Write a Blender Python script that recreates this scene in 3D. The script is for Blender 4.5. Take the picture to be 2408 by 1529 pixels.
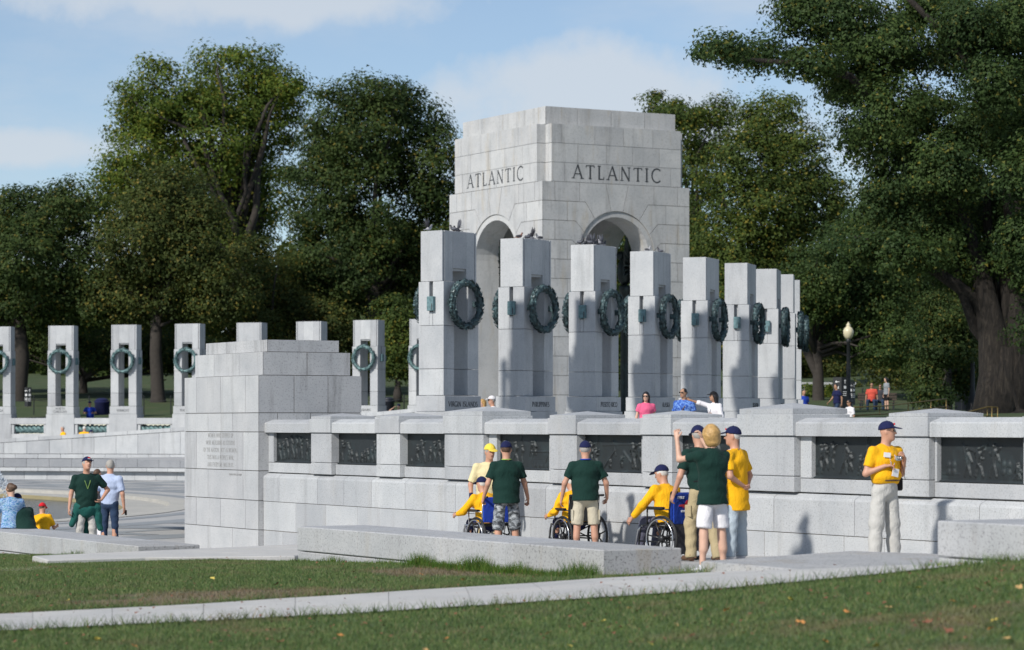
import bpy, bmesh, math, random
import numpy as np
from mathutils import Vector, Matrix, noise as mnoise

for _o in list(bpy.data.objects):
    bpy.data.objects.remove(_o)
SC = bpy.context.scene
COL = SC.collection
random.seed(7)
RNG = np.random.default_rng(11)

# ------------------------------------------------------------------ camera
# world: +Y runs along the relief wall towards the plaza, +X towards the pavilion side, z = 0 is the paving in front of the wall
FPX, CX, HY, VW, VH = 6400.0, 1204.0, 997.0, 2408.0, 1529.0     # focal length, centre column and horizon row in photograph units
ZC = 1.73                                                        # eye height
UX, FX = 0.871, 0.491                                            # right = (UX, -FX), forward = (FX, UX)
_n = math.hypot(UX, FX); UX /= _n; FX /= _n
cam_d = bpy.data.cameras.new('camera')
cam = bpy.data.objects.new('camera', cam_d); COL.objects.link(cam)
cam.location = (0, 0, ZC)
cam.rotation_euler = (math.pi / 2, 0, -math.atan2(FX, UX))
cam_d.sensor_fit = 'HORIZONTAL'; cam_d.sensor_width = 36.0
cam_d.lens = 36.0 * FPX / VW
cam_d.shift_y = (HY - VH / 2) / VW
cam_d.clip_start = 0.5; cam_d.clip_end = 3000
cam_d.dof.use_dof = True; cam_d.dof.focus_distance = 48.0; cam_d.dof.aperture_fstop = 2.8
SC.camera = cam

# ------------------------------------------------------------------ light
SUN_EL = math.radians(36); SUN_AZ = math.radians(21)              # light travels towards +X, slightly towards +Y
sdir = Vector((-math.cos(SUN_AZ) * math.cos(SUN_EL), -math.sin(SUN_AZ) * math.cos(SUN_EL), math.sin(SUN_EL)))
sl = bpy.data.lights.new('sun', 'SUN'); sl.energy = 4.4; sl.angle = math.radians(3.5); sl.color = (1.0, 0.955, 0.89)
so = bpy.data.objects.new('sun', sl); COL.objects.link(so)
so.rotation_euler = sdir.to_track_quat('Z', 'Y').to_euler()
so.location = (-20, 0, 60)

world = bpy.data.worlds.new('World'); SC.world = world; world.use_nodes = True
wt = world.node_tree; wt.nodes.clear()
def wn(t, **k):
    n = wt.nodes.new(t)
    for a, b in k.items(): setattr(n, a, b)
    return n
w_out = wn('ShaderNodeOutputWorld'); w_bg = wn('ShaderNodeBackground')
w_sky = wn('ShaderNodeTexSky', sky_type='NISHITA', sun_disc=False)
w_sky.sun_elevation = SUN_EL; w_sky.sun_rotation = math.atan2(sdir.x, sdir.y)
w_sky.altitude = 1200; w_sky.air_density = 1.0; w_sky.dust_density = 0.3; w_sky.ozone_density = 3.0
w_bg.inputs['Strength'].default_value = 0.108
w_tc = wn('ShaderNodeTexCoord')
# thin high cloud everywhere, from noise on the direction projected to a plane overhead
w_sep = wn('ShaderNodeSeparateXYZ'); wt.links.new(w_tc.outputs['Generated'], w_sep.inputs[0])
def wmath(op, a, b=None, clamp=False):
    n = wn('ShaderNodeMath', operation=op, use_clamp=clamp)
    for i, v in enumerate((a, b)):
        if v is None: continue
        if isinstance(v, (int, float)): n.inputs[i].default_value = v
        else: wt.links.new(v, n.inputs[i])
    return n.outputs[0]
zden = wmath('ADD', wmath('MAXIMUM', w_sep.outputs[2], 0.0), 0.22)
comb = wn('ShaderNodeCombineXYZ')
wt.links.new(wmath('DIVIDE', w_sep.outputs[0], zden), comb.inputs[0])
wt.links.new(wmath('DIVIDE', w_sep.outputs[1], zden), comb.inputs[1])
wno = wn('ShaderNodeTexNoise'); wno.inputs['Scale'].default_value = 2.2; wno.inputs['Detail'].default_value = 7; wno.inputs['Roughness'].default_value = 0.55
wt.links.new(comb.outputs[0], wno.inputs['Vector'])
wr = wn('ShaderNodeMapRange'); wr.inputs[1].default_value = 0.44; wr.inputs[2].default_value = 0.78; wr.inputs[3].default_value = 0.16; wr.inputs[4].default_value = 0.80
wr.interpolation_type = 'SMOOTHSTEP'
wt.links.new(wno.outputs[0], wr.inputs[0])
# heaped clouds low in the sky: noise with flattened bases
def dirv(x, y):
    u = (x - CX) / FPX; w = (HY - y) / FPX
    return Vector((UX * u + FX, -FX * u + UX, w)).normalized()
cum = None
wn2 = wn('ShaderNodeTexNoise'); wn2.inputs['Scale'].default_value = 26; wn2.inputs['Detail'].default_value = 8; wn2.inputs['Roughness'].default_value = 0.6
wt.links.new(w_tc.outputs['Generated'], wn2.inputs['Vector'])
for (px, py, rx, rz) in ((1400, 225, .072, .026), (1640, 300, .05, .016), (600, -20, .11, .017), (-700, 500, .11, .03), (3100, 250, .13, .04), (60, 350, .05, .011)):
    d0 = dirv(px, py)
    ta = Vector((d0.y, -d0.x, 0)).normalized(); tb = d0.cross(ta).normalized()
    def dot(v):
        n = wn('ShaderNodeVectorMath', operation='DOT_PRODUCT'); n.inputs[1].default_value = v
        wt.links.new(w_tc.outputs['Generated'], n.inputs[0]); return n.outputs['Value']
    e = wmath('SQRT', wmath('ADD', wmath('POWER', wmath('DIVIDE', dot(ta), rx), 2.0), wmath('POWER', wmath('DIVIDE', dot(tb), rz), 2.0)))
    e = wmath('ADD', e, wmath('MULTIPLY', wmath('SUBTRACT', wn2.outputs[0], 0.5), -1.5))
    mr = wn('ShaderNodeMapRange'); mr.inputs[1].default_value = 1.15; mr.inputs[2].default_value = 0.45; mr.inputs[3].default_value = 0; mr.inputs[4].default_value = 0.8
    mr.interpolation_type = 'SMOOTHSTEP'
    wt.links.new(e, mr.inputs[0])
    front = wmath('GREATER_THAN', dot(d0), 0.5)
    m = wmath('MULTIPLY', mr.outputs[0], front)
    cum = m if cum is None else wmath('MAXIMUM', cum, m)
mask = wmath('MAXIMUM', wr.outputs[0], cum, True)
mix = wn('ShaderNodeMix', data_type='RGBA')
wt.links.new(mask, mix.inputs[0]); wt.links.new(w_sky.outputs[0], mix.inputs[6]); mix.inputs[7].default_value = (6.0, 6.45, 7.0, 1)
wt.links.new(mix.outputs[2], w_bg.inputs[0]); wt.links.new(w_bg.outputs[0], w_out.inputs[0])

SC.view_settings.view_transform = 'Standard'; SC.view_settings.look = 'None'
SC.view_settings.exposure = 0.0; SC.view_settings.gamma = 1.0; SC.view_settings.use_curve_mapping = False
SC.cycles.use_denoising = True
SC.cycles.max_bounces = 6; SC.cycles.diffuse_bounces = 3; SC.cycles.glossy_bounces = 3; SC.cycles.transmission_bounces = 4; SC.cycles.transparent_max_bounces = 6
SC.cycles.sample_clamp_indirect = 6.0

# ------------------------------------------------------------------ pixel -> place helpers (photograph units)
def W(x, y, d):
    r = (x - CX) / FPX * d
    return Vector((UX * r + FX * d, -FX * r + UX * d, ZC + (HY - y) / FPX * d))
def on_z(x, y, z):
    return W(x, y, (ZC - z) * FPX / (y - HY))
def Yat(x, X):                       # the Y where the image column x meets the plane of constant X
    u = (x - CX) / FPX; d = X / (FX + UX * u)
    return d * (UX - FX * u)
def Zat(x, y, X):
    u = (x - CX) / FPX; d = X / (FX + UX * u)
    return ZC + (HY - y) / FPX * d
def rf(r, f):                        # camera right / forward metres to world
    return (UX * r + FX * f, -FX * r + UX * f)
def rfdir(a):                        # ground direction at angle a degrees: 0 = towards the camera, + = turning to image right
    s, c = math.sin(math.radians(a)), -math.cos(math.radians(a))
    return Vector((UX * s + FX * c, -FX * s + UX * c, 0))

# ------------------------------------------------------------------ naming helpers
def tag(o, label=None, cat=None, group=None, kind=None):
    if label: o['label'] = label
    if cat: o['category'] = cat
    if group: o['group'] = group
    if kind: o['kind'] = kind
    return o
def empty(name, loc=(0, 0, 0), rz=0.0, label=None, cat=None, group=None):
    o = bpy.data.objects.new(name, None); COL.objects.link(o)
    o.location = loc; o.rotation_euler = (0, 0, rz); o.empty_display_size = 0.2
    return tag(o, label, cat, group)
def link(name, me, mat=None, parent=None, loc=None, rot=None, smooth=False):
    o = bpy.data.objects.new(name, me); COL.objects.link(o)
    if mat is not None and not me.materials: me.materials.append(mat)
    if parent is not None: o.parent = parent
    if loc is not None: o.location = loc
    if rot is not None: o.rotation_euler = rot
    if smooth:
        me.polygons.foreach_set('use_smooth', [True] * len(me.polygons))
    return o
def mesh(vs, fs, name='m'):
    me = bpy.data.meshes.new(name)
    me.from_pydata([tuple(v) for v in vs], [], [tuple(f) for f in fs]); me.update()
    return me
def mesh_np(V, F, name='m', nper=None):
    """V (n,3); F (m,k) equal-size polygons"""
    me = bpy.data.meshes.new(name)
    V = np.asarray(V, np.float32); F = np.asarray(F, np.int32)
    m, k = F.shape
    me.vertices.add(len(V)); me.vertices.foreach_set('co', V.ravel())
    me.loops.add(m * k); me.loops.foreach_set('vertex_index', F.ravel())
    me.polygons.add(m); me.polygons.foreach_set('loop_start', np.arange(0, m * k, k, dtype=np.int32))
    me.update(calc_edges=True)
    return me
def struct(o):
    o['kind'] = 'structure'; return o

class MB:
    """collects simple solids into ONE mesh"""
    def __init__(s): s.v = []; s.f = []
    def add(s, vs, fs, M=None):
        b = len(s.v)
        for v in vs:
            v = Vector(v)
            s.v.append(M @ v if M is not None else v)
        s.f += [tuple(i + b for i in f) for f in fs]; return s
    def box(s, x0, x1, y0, y1, z0, z1, M=None, c=0.0):
        vs, fs = cham(x0, x1, y0, y1, z0, z1, c); return s.add(vs, fs, M)
    def tube(s, pts, rad, n=8, cap=True, flat=1.0):
        pts = [Vector(p) for p in pts]
        if not hasattr(rad, '__len__'): rad = [rad] * len(pts)
        rings = []; prev = None
        for i, p in enumerate(pts):
            a = pts[max(i - 1, 0)]; b = pts[min(i + 1, len(pts) - 1)]
            t = (b - a)
            if t.length < 1e-9: t = Vector((0, 0, 1))
            t.normalize()
            if prev is None:
                ref = Vector((0, 0, 1)) if abs(t.z) < .9 else Vector((1, 0, 0))
                u = t.cross(ref).normalized()
            else:
                u = (prev - t * prev.dot(t))
                u = u.normalized() if u.length > 1e-6 else t.orthogonal().normalized()
            prev = u; w = t.cross(u)
            rings.append([p + (u * math.cos(2 * math.pi * k / n) + w * (flat * math.sin(2 * math.pi * k / n))) * rad[i] for k in range(n)])
        b = len(s.v)
        for r in rings: s.v += r
        for i in range(len(rings) - 1):
            for k in range(n):
                k2 = (k + 1) % n
                s.f.append((b + i * n + k, b + i * n + k2, b + (i + 1) * n + k2, b + (i + 1) * n + k))
        if cap:
            s.f.append(tuple(b + k for k in reversed(range(n))))
            s.f.append(tuple(b + (len(rings) - 1) * n + k for k in range(n)))
        return s
    def lathe(s, prof, n=16, M=None):
        vs = []; fs = []
        for (r, z) in prof:
            for k in range(n):
                a = 2 * math.pi * k / n; vs.append((r * math.cos(a), r * math.sin(a), z))
        for i in range(len(prof) - 1):
            for k in range(n):
                k2 = (k + 1) % n; fs.append((i * n + k, i * n + k2, (i + 1) * n + k2, (i + 1) * n + k))
        fs.append(tuple(reversed(range(n)))); fs.append(tuple((len(prof) - 1) * n + k for k in range(n)))
        return s.add(vs, fs, M)
    def ell(s, c, r, n=10, m=7, M=None):
        vs = []; fs = []
        for i in range(1, m):
            th = math.pi * i / m
            for k in range(n):
                a = 2 * math.pi * k / n
                vs.append((c[0] + r[0] * math.sin(th) * math.cos(a), c[1] + r[1] * math.sin(th) * math.sin(a), c[2] + r[2] * math.cos(th)))
        t = len(vs); vs.append((c[0], c[1], c[2] + r[2])); vs.append((c[0], c[1], c[2] - r[2]))
        for i in range(m - 2):
            for k in range(n):
                k2 = (k + 1) % n; fs.append((i * n + k, (i + 1) * n + k, (i + 1) * n + k2, i * n + k2))
        for k in range(n):
            k2 = (k + 1) % n; fs.append((t, k, k2)); fs.append((t + 1, (m - 2) * n + k2, (m - 2) * n + k))
        return s.add(vs, fs, M)
    def prism(s, poly, y0, y1, M=None, back=None):
        """poly = [(x, z)] counter-clockwise seen from -y; front at y0, back at y1"""
        n = len(poly); bk = back or poly
        vs = [(p[0], y0, p[1]) for p in poly] + [(p[0], y1, p[1]) for p in bk]
        fs = [tuple(range(n)), tuple(reversed(range(n, 2 * n)))]
        for i in range(n):
            j = (i + 1) % n; fs.append((j, i, n + i, n + j))
        return s.add(vs, fs, M)
    def me(s, name='m'): return mesh(s.v, s.f, name)
    def obj(s, name, mat=None, parent=None, loc=None, rot=None, smooth=False):
        return link(name, s.me(name), mat, parent, loc, rot, smooth)

def cham(x0, x1, y0, y1, z0, z1, c):
    if c <= 0:
        vs = [(x, y, z) for z in (z0, z1) for y in (y0, y1) for x in (x0, x1)]
        return vs, [(0, 2, 3, 1), (4, 5, 7, 6), (0, 1, 5, 4), (2, 6, 7, 3), (0, 4, 6, 2), (1, 3, 7, 5)]
    X = (x0, x1); Y = (y0, y1); Z = (z0, z1); vs = []; idx = {}
    for i in (0, 1):
        for j in (0, 1):
            for k in (0, 1):
                sx, sy, sz = (c if i == 0 else -c), (c if j == 0 else -c), (c if k == 0 else -c)
                for a in range(3):
                    p = [X[i] + sx, Y[j] + sy, Z[k] + sz]
                    p[a] = (X[i], Y[j], Z[k])[a]
                    idx[(i, j, k, a)] = len(vs); vs.append(tuple(p))
    f = []
    I = lambda i, j, k, a: idx[(i, j, k, a)]
    for i in (0, 1):
        q = [I(i, 0, 0, 0), I(i, 1, 0, 0), I(i, 1, 1, 0), I(i, 0, 1, 0)]; f.append(q if i else q[::-1])
        q = [I(0, i, 0, 1), I(1, i, 0, 1), I(1, i, 1, 1), I(0, i, 1, 1)]; f.append(q[::-1] if i else q)
        q = [I(0, 0, i, 2), I(1, 0, i, 2), I(1, 1, i, 2), I(0, 1, i, 2)]; f.append(q if i else q[::-1])
    for j in (0, 1):
        for k in (0, 1):
            q = [I(0, j, k, 1), I(1, j, k, 1), I(1, j, k, 2), I(0, j, k, 2)]; f.append(q if (j ^ k) else q[::-1])
            q = [I(j, 0, k, 0), I(j, 1, k, 0), I(j, 1, k, 2), I(j, 0, k, 2)]; f.append(q if not (j ^ k) else q[::-1])
            q = [I(j, k, 0, 0), I(j, k, 1, 0), I(j, k, 1, 1), I(j, k, 0, 1)]; f.append(q if (j ^ k) else q[::-1])
    for i in (0, 1):
        for j in (0, 1):
            for k in (0, 1):
                t = (I(i, j, k, 0), I(i, j, k, 1), I(i, j, k, 2)); f.append(t if (i ^ j ^ k) else t[::-1])
    return vs, [tuple(q) for q in f]

_bc = {}
def block(name, parent, mat, x0, x1, y0, y1, z0, z1, c=0.008, gap=0.0):
    """a single dressed stone; alike stones share mesh data"""
    sx, sy, sz = (x1 - x0) / 2 - gap, (y1 - y0) / 2 - gap, (z1 - z0) / 2 - gap
    key = (round(sx, 3), round(sy, 3), round(sz, 3), c, mat.name)
    if key not in _bc:
        vs, fs = cham(-sx, sx, -sy, sy, -sz, sz, c); me = mesh(vs, fs, name); me.materials.append(mat); _bc[key] = me
    o = bpy.data.objects.new(name, _bc[key]); COL.objects.link(o); o.parent = parent
    o.location = ((x0 + x1) / 2, (y0 + y1) / 2, (z0 + z1) / 2)
    return o

# ------------------------------------------------------------------ materials
def newmat(name):
    m = bpy.data.materials.new(name); m.use_nodes = True
    nt = m.node_tree; b = nt.nodes['Principled BSDF']
    return m, nt, b
def nd(nt, t, ins=None, **k):
    n = nt.nodes.new(t)
    for a, v in k.items(): setattr(n, a, v)
    for a, v in (ins or {}).items():
        if hasattr(v, 'links') or isinstance(v, bpy.types.NodeSocket): nt.links.new(v, n.inputs[a])
        else: n.inputs[a].default_value = v
    return n
def ramp(nt, fac, stops, interp='LINEAR'):
    r = nt.nodes.new('ShaderNodeValToRGB'); cr = r.color_ramp; cr.interpolation = interp
    while len(cr.elements) > 1: cr.elements.remove(cr.elements[-1])
    for i, (p, c) in enumerate(stops):
        e = cr.elements[0] if i == 0 else cr.elements.new(p)
        e.position = p; e.color = (*c, 1) if len(c) == 3 else c
    nt.links.new(fac, r.inputs[0]); return r.outputs[0]
def mixc(nt, fac, a, b, mode='MIX'):
    n = nt.nodes.new('ShaderNodeMix'); n.data_type = 'RGBA'; n.blend_type = mode
    for s, v in ((n.inputs[0], fac), (n.inputs[6], a), (n.inputs[7], b)):
        if isinstance(v, bpy.types.NodeSocket): nt.links.new(v, s)
        elif isinstance(v, (int, float)): s.default_value = v
        else: s.default_value = (*v, 1) if len(v) == 3 else v
    return n.outputs[2]
def mth(nt, op, a, b=None, clamp=False):
    n = nt.nodes.new('ShaderNodeMath'); n.operation = op; n.use_clamp = clamp
    for i, v in enumerate((a, b)):
        if v is None: continue
        if isinstance(v, bpy.types.NodeSocket): nt.links.new(v, n.inputs[i])
        else: n.inputs[i].default_value = v
    return n.outputs[0]

def flat(name, col, rough=0.8, metal=0.0, var=0.08, scale=12.0, bump=0.0):
    m, nt, b = newmat(name)
    tc = nd(nt, 'ShaderNodeTexCoord')
    no = nd(nt, 'ShaderNodeTexNoise', {'Vector': tc.outputs['Object'], 'Scale': scale, 'Detail': 3.0})
    c = mixc(nt, no.outputs[0], tuple(x * (1 - var) for x in col), tuple(min(1, x * (1 + var)) for x in col))
    nt.links.new(c, b.inputs['Base Color']); b.inputs['Roughness'].default_value = rough; b.inputs['Metallic'].default_value = metal
    if bump:
        bp = nd(nt, 'ShaderNodeBump', {'Height': no.outputs[0], 'Strength': bump, 'Distance': 0.02}); nt.links.new(bp.outputs[0], b.inputs['Normal'])
    return m

def granite(name, base=(.47, .475, .475), speck=.35, scale=60.0, stain=0.0, warm=0.0, streak=0.0, tint=.10, rough=.78):
    m, nt, b = newmat(name)
    geo = nd(nt, 'ShaderNodeNewGeometry'); P = geo.outputs['Position']
    oi = nd(nt, 'ShaderNodeObjectInfo')
    n1 = nd(nt, 'ShaderNodeTexNoise', {'Vector': P, 'Scale': scale, 'Detail': 4.0, 'Roughness': .75})
    dark = tuple(x * (1 - speck) for x in base); lite = tuple(min(.9, x * (1 + speck * .45)) for x in base)
    c = ramp(nt, n1.outputs[0], [(.36, dark), (.46, base), (.60, base), (.70, lite)])
    n2 = nd(nt, 'ShaderNodeTexNoise', {'Vector': P, 'Scale': 1.3, 'Detail': 5.0, 'Roughness': .6})
    c = mixc(nt, 1.0, c, ramp(nt, n2.outputs[0], [(.3, (.86, .87, .88)), (.7, (1.06, 1.05, 1.04))]), 'MULTIPLY')
    rv = ramp(nt, oi.outputs['Random'], [(0, (1 - tint, 1 - tint, 1 - tint * .9)), (1, (1 + tint * .4,) * 3)])
    c = mixc(nt, 1.0, c, rv, 'MULTIPLY')
    if stain > 0:
        mp = nd(nt, 'ShaderNodeMapping', {'Vector': P, 'Scale': (2.6, 2.6, .30)})
        n3 = nd(nt, 'ShaderNodeTexNoise', {'Vector': mp.outputs[0], 'Scale': 1.0, 'Detail': 9.0, 'Roughness': .72})
        f = ramp(nt, n3.outputs[0], [(.52, (0, 0, 0)), (.68, (stain,) * 3)])
        c = mixc(nt, f, c, (base[0] * .30, base[1] * .29, base[2] * .28))
    if warm > 0:
        mp = nd(nt, 'ShaderNodeMapping', {'Vector': P, 'Scale': (1.6, 1.6, .3), 'Location': (3.1, 7.7, 1)})
        n4 = nd(nt, 'ShaderNodeTexNoise', {'Vector': mp.outputs[0], 'Scale': 1.4, 'Detail': 6.0, 'Roughness': .7})
        f = ramp(nt, n4.outputs[0], [(.55, (0, 0, 0)), (.72, (warm,) * 3)])
        c = mixc(nt, f, c, (base[0] * .80, base[1] * .66, base[2] * .46))
    nt.links.new(c, b.inputs['Base Color']); b.inputs['Roughness'].default_value = rough
    bp = nd(nt, 'ShaderNodeBump', {'Height': n1.outputs[0], 'Strength': .25, 'Distance': .006}); nt.links.new(bp.outputs[0], b.inputs['Normal'])
    return m
GR = granite('granite_wall', base=(.455,.468,.475), speck=.40, scale=46, stain=.24, warm=.16, tint=.15)
GRP = granite('granite_pillar', base=(.465, .478, .485), speck=.30, scale=40, stain=.28, tint=.14)
GRA = granite('granite_pavilion', base=(.49, .495, .49), speck=.2, scale=14, stain=.36, warm=.5, tint=.10)
GRT = granite('granite_pier', base=(.47, .478, .482), speck=.28, scale=34, stain=.36, tint=.13)
GRW = granite('granite_weathered', base=(.44, .445, .45), speck=.4, scale=30, stain=.6)
GRB = granite('granite_bench', base=(.42, .425, .43), speck=.5, scale=38, stain=.25, warm=.3)
GRR = granite('granite_rough', base=(.40, .40, .395), speck=.6, scale=30, warm=.55)
GRD = granite('granite_plinth_dark', base=(.27, .28, .295), speck=.3, scale=30)
PAVE = granite('paving_granite', base=(.44, .435, .42), speck=.3, scale=26, stain=.05)
PAVD = granite('paving_dark', base=(.30, .32, .33), speck=.25, scale=26)
CONC = granite('path_concrete', base=(.52, .51, .485), speck=.2, scale=40, warm=.25)
MORT = flat('mortar', (.17, .155, .135), .9)
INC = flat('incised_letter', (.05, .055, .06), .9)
INC2 = flat('incised_letter_pale', (.28, .28, .275), .9)
MORT2 = flat('mortar_pale', (.27, .255, .23), .9)

def bronze(name, dark=(.022, .034, .034), green=(.10, .22, .215), amt=(.50, .72), scale=9.0, rough=.42):
    m, nt, b = newmat(name)
    geo = nd(nt, 'ShaderNodeNewGeometry')
    n1 = nd(nt, 'ShaderNodeTexNoise', {'Vector': geo.outputs['Position'], 'Scale': scale, 'Detail': 6.0, 'Roughness': .7})
    f = ramp(nt, n1.outputs[0], [(amt[0], (0, 0, 0)), (amt[1], (1, 1, 1))])
    c = mixc(nt, f, dark, green)
    nt.links.new(c, b.inputs['Base Color'])
    nt.links.new(ramp(nt, f, [(0, (rough,) * 3), (1, (.75,) * 3)]), b.inputs['Roughness'])
    b.inputs['Metallic'].default_value = .35
    return m
BRZ = bronze('bronze_wreath', dark=(.026, .040, .044), green=(.10, .17, .18), amt=(.42, .66))
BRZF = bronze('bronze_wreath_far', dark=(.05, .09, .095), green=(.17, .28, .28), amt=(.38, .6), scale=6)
BRR = bronze('bronze_relief', dark=(.026, .031, .033), green=(.042, .062, .066), amt=(.5, .78), scale=4, rough=.52)
BRB = bronze('bronze_bracket', dark=(.09, .16, .17), green=(.17, .28, .30), amt=(.4, .6), scale=14, rough=.6)
BRE = bronze('bronze_eagle', dark=(.018, .026, .026), green=(.05, .09, .085), amt=(.5, .8), scale=3)
# ------------------------------------------------------------------ roman capitals drawn as strokes
def _arc(cx, cy, rx, ry, a0, a1, n=10):
    return [(cx + rx * math.cos(math.radians(a0 + (a1 - a0) * i / n)), cy + ry * math.sin(math.radians(a0 + (a1 - a0) * i / n))) for i in range(n + 1)]
TK, TN = .135, .075
GL = {
 'A': (.86, [([(.06, 0), (.43, 1)], TN), ([(.43, 1), (.80, 0)], TK), ([(.18, .34), (.67, .34)], TN)], [(.06, 0), (.80, 0)]),
 'B': (.62, [([(.13, 0), (.13, 1)], TK), (_arc(.25, .76, .24, .24, 90, -90), TN), (_arc(.27, .27, .29, .27, 90, -90), TN), ([(.13, 1), (.27, 1)], TN), ([(.13, .52), (.27, .53)], TN), ([(.13, 0), (.27, 0)], TN)], []),
 'C': (.82, [(_arc(.48, .5, .43, .5, 48, 312, 16), TK * .8)], []),
 'D': (.84, [([(.13, 0), (.13, 1)], TK), ([(.13, 1), (.32, 1)], TN), ([(.13, 0), (.32, 0)], TN), (_arc(.32, .5, .45, .5, 90, -90, 14), TK * .8)], []),
 'E': (.56, [([(.13, 0), (.13, 1)], TK), ([(.13, .97), (.5, .97)], TN), ([(.13, .52), (.44, .52)], TN), ([(.13, .03), (.52, .03)], TN)], []),
 'F': (.52, [([(.13, 0), (.13, 1)], TK), ([(.13, .97), (.5, .97)], TN), ([(.13, .52), (.42, .52)], TN)], [(.13, 0)]),
 'G': (.86, [(_arc(.48, .5, .43, .5, 48, 330, 16), TK * .8), ([(.80, .42), (.80, .08)], TK * .8)], []),
 'H': (.86, [([(.13, 0), (.13, 1)], TK), ([(.73, 0), (.73, 1)], TK), ([(.13, .52), (.73, .52)], TN)], [(.13, 0), (.13, 1), (.73, 0), (.73, 1)]),
 'I': (.28, [([(.14, 0), (.14, 1)], TK)], [(.14, 0), (.14, 1)]),
 'K': (.72, [([(.13, 0), (.13, 1)], TK), ([(.15, .5), (.60, 1)], TN), ([(.24, .58), (.70, 0)], TK)], [(.13, 0), (.13, 1)]),
 'L': (.56, [([(.13, 0), (.13, 1)], TK), ([(.13, .03), (.52, .03)], TN), ([(.51, .03), (.53, .17)], TN)], [(.13, 1)]),
 'M': (.98, [([(.10, 0), (.20, 1)], TN), ([(.20, 1), (.49, .06)], TK), ([(.49, .06), (.78, 1)], TN), ([(.78, 1), (.88, 0)], TK)], [(.10, 0), (.88, 0)]),
 'N': (.88, [([(.13, 0), (.13, 1)], TN), ([(.13, 1), (.75, 0)], TK), ([(.75, 0), (.75, 1)], TN)], [(.13, 0), (.75, 1)]),
 'O': (.94, [(_arc(.47, .5, .41, .5, 0, 360, 22), TK * .8)], []),
 'P': (.60, [([(.13, 0), (.13, 1)], TK), ([(.13, 1), (.28, 1)], TN), (_arc(.27, .73, .28, .27, 90, -90), TK * .8), ([(.13, .46), (.28, .46)], TN)], [(.13, 0)]),
 'R': (.68, [([(.13, 0), (.13, 1)], TK), ([(.13, 1), (.28, 1)], TN), (_arc(.27, .75, .26, .25, 90, -90), TK * .8), ([(.13, .5), (.28, .5)], TN), ([(.26, .5), (.68, 0)], TK)], [(.13, 0)]),
 'S': (.54, [(_arc(.27, .76, .21, .24, 40, 270, 10) , TK * .75), (_arc(.27, .26, .23, .26, 90, -140, 10), TK * .75)], []),
 'T': (.74, [([(.37, 0), (.37, 1)], TK), ([(.04, .97), (.70, .97)], TN), ([(.05, .98), (.02, .84)], TN), ([(.69, .98), (.72, .84)], TN)], [(.37, 0)]),
 'U': (.80, [([(.13, 1), (.13, .32)] + _arc(.40, .32, .27, .32, 180, 360, 10) + [(.67, 1)], TK * .8)], [(.13, 1), (.67, 1)]),
 'V': (.80, [([(.03, 1), (.40, 0)], TK), ([(.40, 0), (.77, 1)], TN)], [(.03, 1), (.77, 1)]),
 'W': (1.14, [([(.03, 1), (.32, 0)], TK), ([(.32, 0), (.57, .95)], TN), ([(.57, .95), (.84, 0)], TK), ([(.84, 0), (1.11, 1)], TN)], [(.03, 1), (1.11, 1)]),
 'Y': (.74, [([(.03, 1), (.37, .48)], TK), ([(.37, .48), (.71, 1)], TN), ([(.37, .5), (.37, 0)], TK)], [(.37, 0), (.03, 1), (.71, 1)]),
 'Z': (.66, [([(.06, .97), (.60, .97)], TN), ([(.60, .97), (.06, .03)], TK), ([(.06, .03), (.62, .03)], TN)], []),
 '.': (.20, [([(.07, .05), (.15, .05)], .12)], []), ',': (.20, [([(.12, .10), (.05, -.12)], .09)], []), "'": (.18, [([(.10, 1), (.07, .78)], .09)], []),
 ' ': (.36, [], []),
}
def text_mesh(lines, h, lead=1.6, sx=1.0, track=.12, depth=.006, bold=1.0):
    mb = MB(); z = 0.0
    for ln in lines:
        w = sum(GL[ch][0] + track for ch in ln) - track
        x = -w * h * sx / 2
        for ch in ln:
            adv, strokes, ser = GL[ch]
            segs = []
            for pts, t in strokes:
                for a, b in zip(pts[:-1], pts[1:]): segs.append((a, b, t * bold))
            for (px, py) in ser:
                yy = .03 if py < .5 else .97
                segs.append(((px - .13, yy), (px + .13, yy), .06 * bold))
            for a, b, t in segs:
                dx, dy = b[0] - a[0], b[1] - a[1]; L = math.hypot(dx, dy) or 1e-6
                ex, ey = dx / L * t * .15, dy / L * t * .15
                nx, ny = -dy / L * t / 2, dx / L * t / 2
                q = [(a[0] - ex - nx, a[1] - ey - ny), (b[0] + ex - nx, b[1] + ey - ny), (b[0] + ex + nx, b[1] + ey + ny), (a[0] - ex + nx, a[1] - ey + ny)]
                jit = random.uniform(0, .0012)
                mb.prism([(x + p[0] * h * sx, z + p[1] * h) for p in q], -jit - .002, depth)
            x += (adv + track) * h * sx
        z -= h * lead
    return mb.me('lettering')
def lettering(lines, h, mat, parent, x, y, z, name='lettering', **k):
    return link(name, text_mesh(lines, h, **k), mat, parent, (x, y, z))

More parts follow.
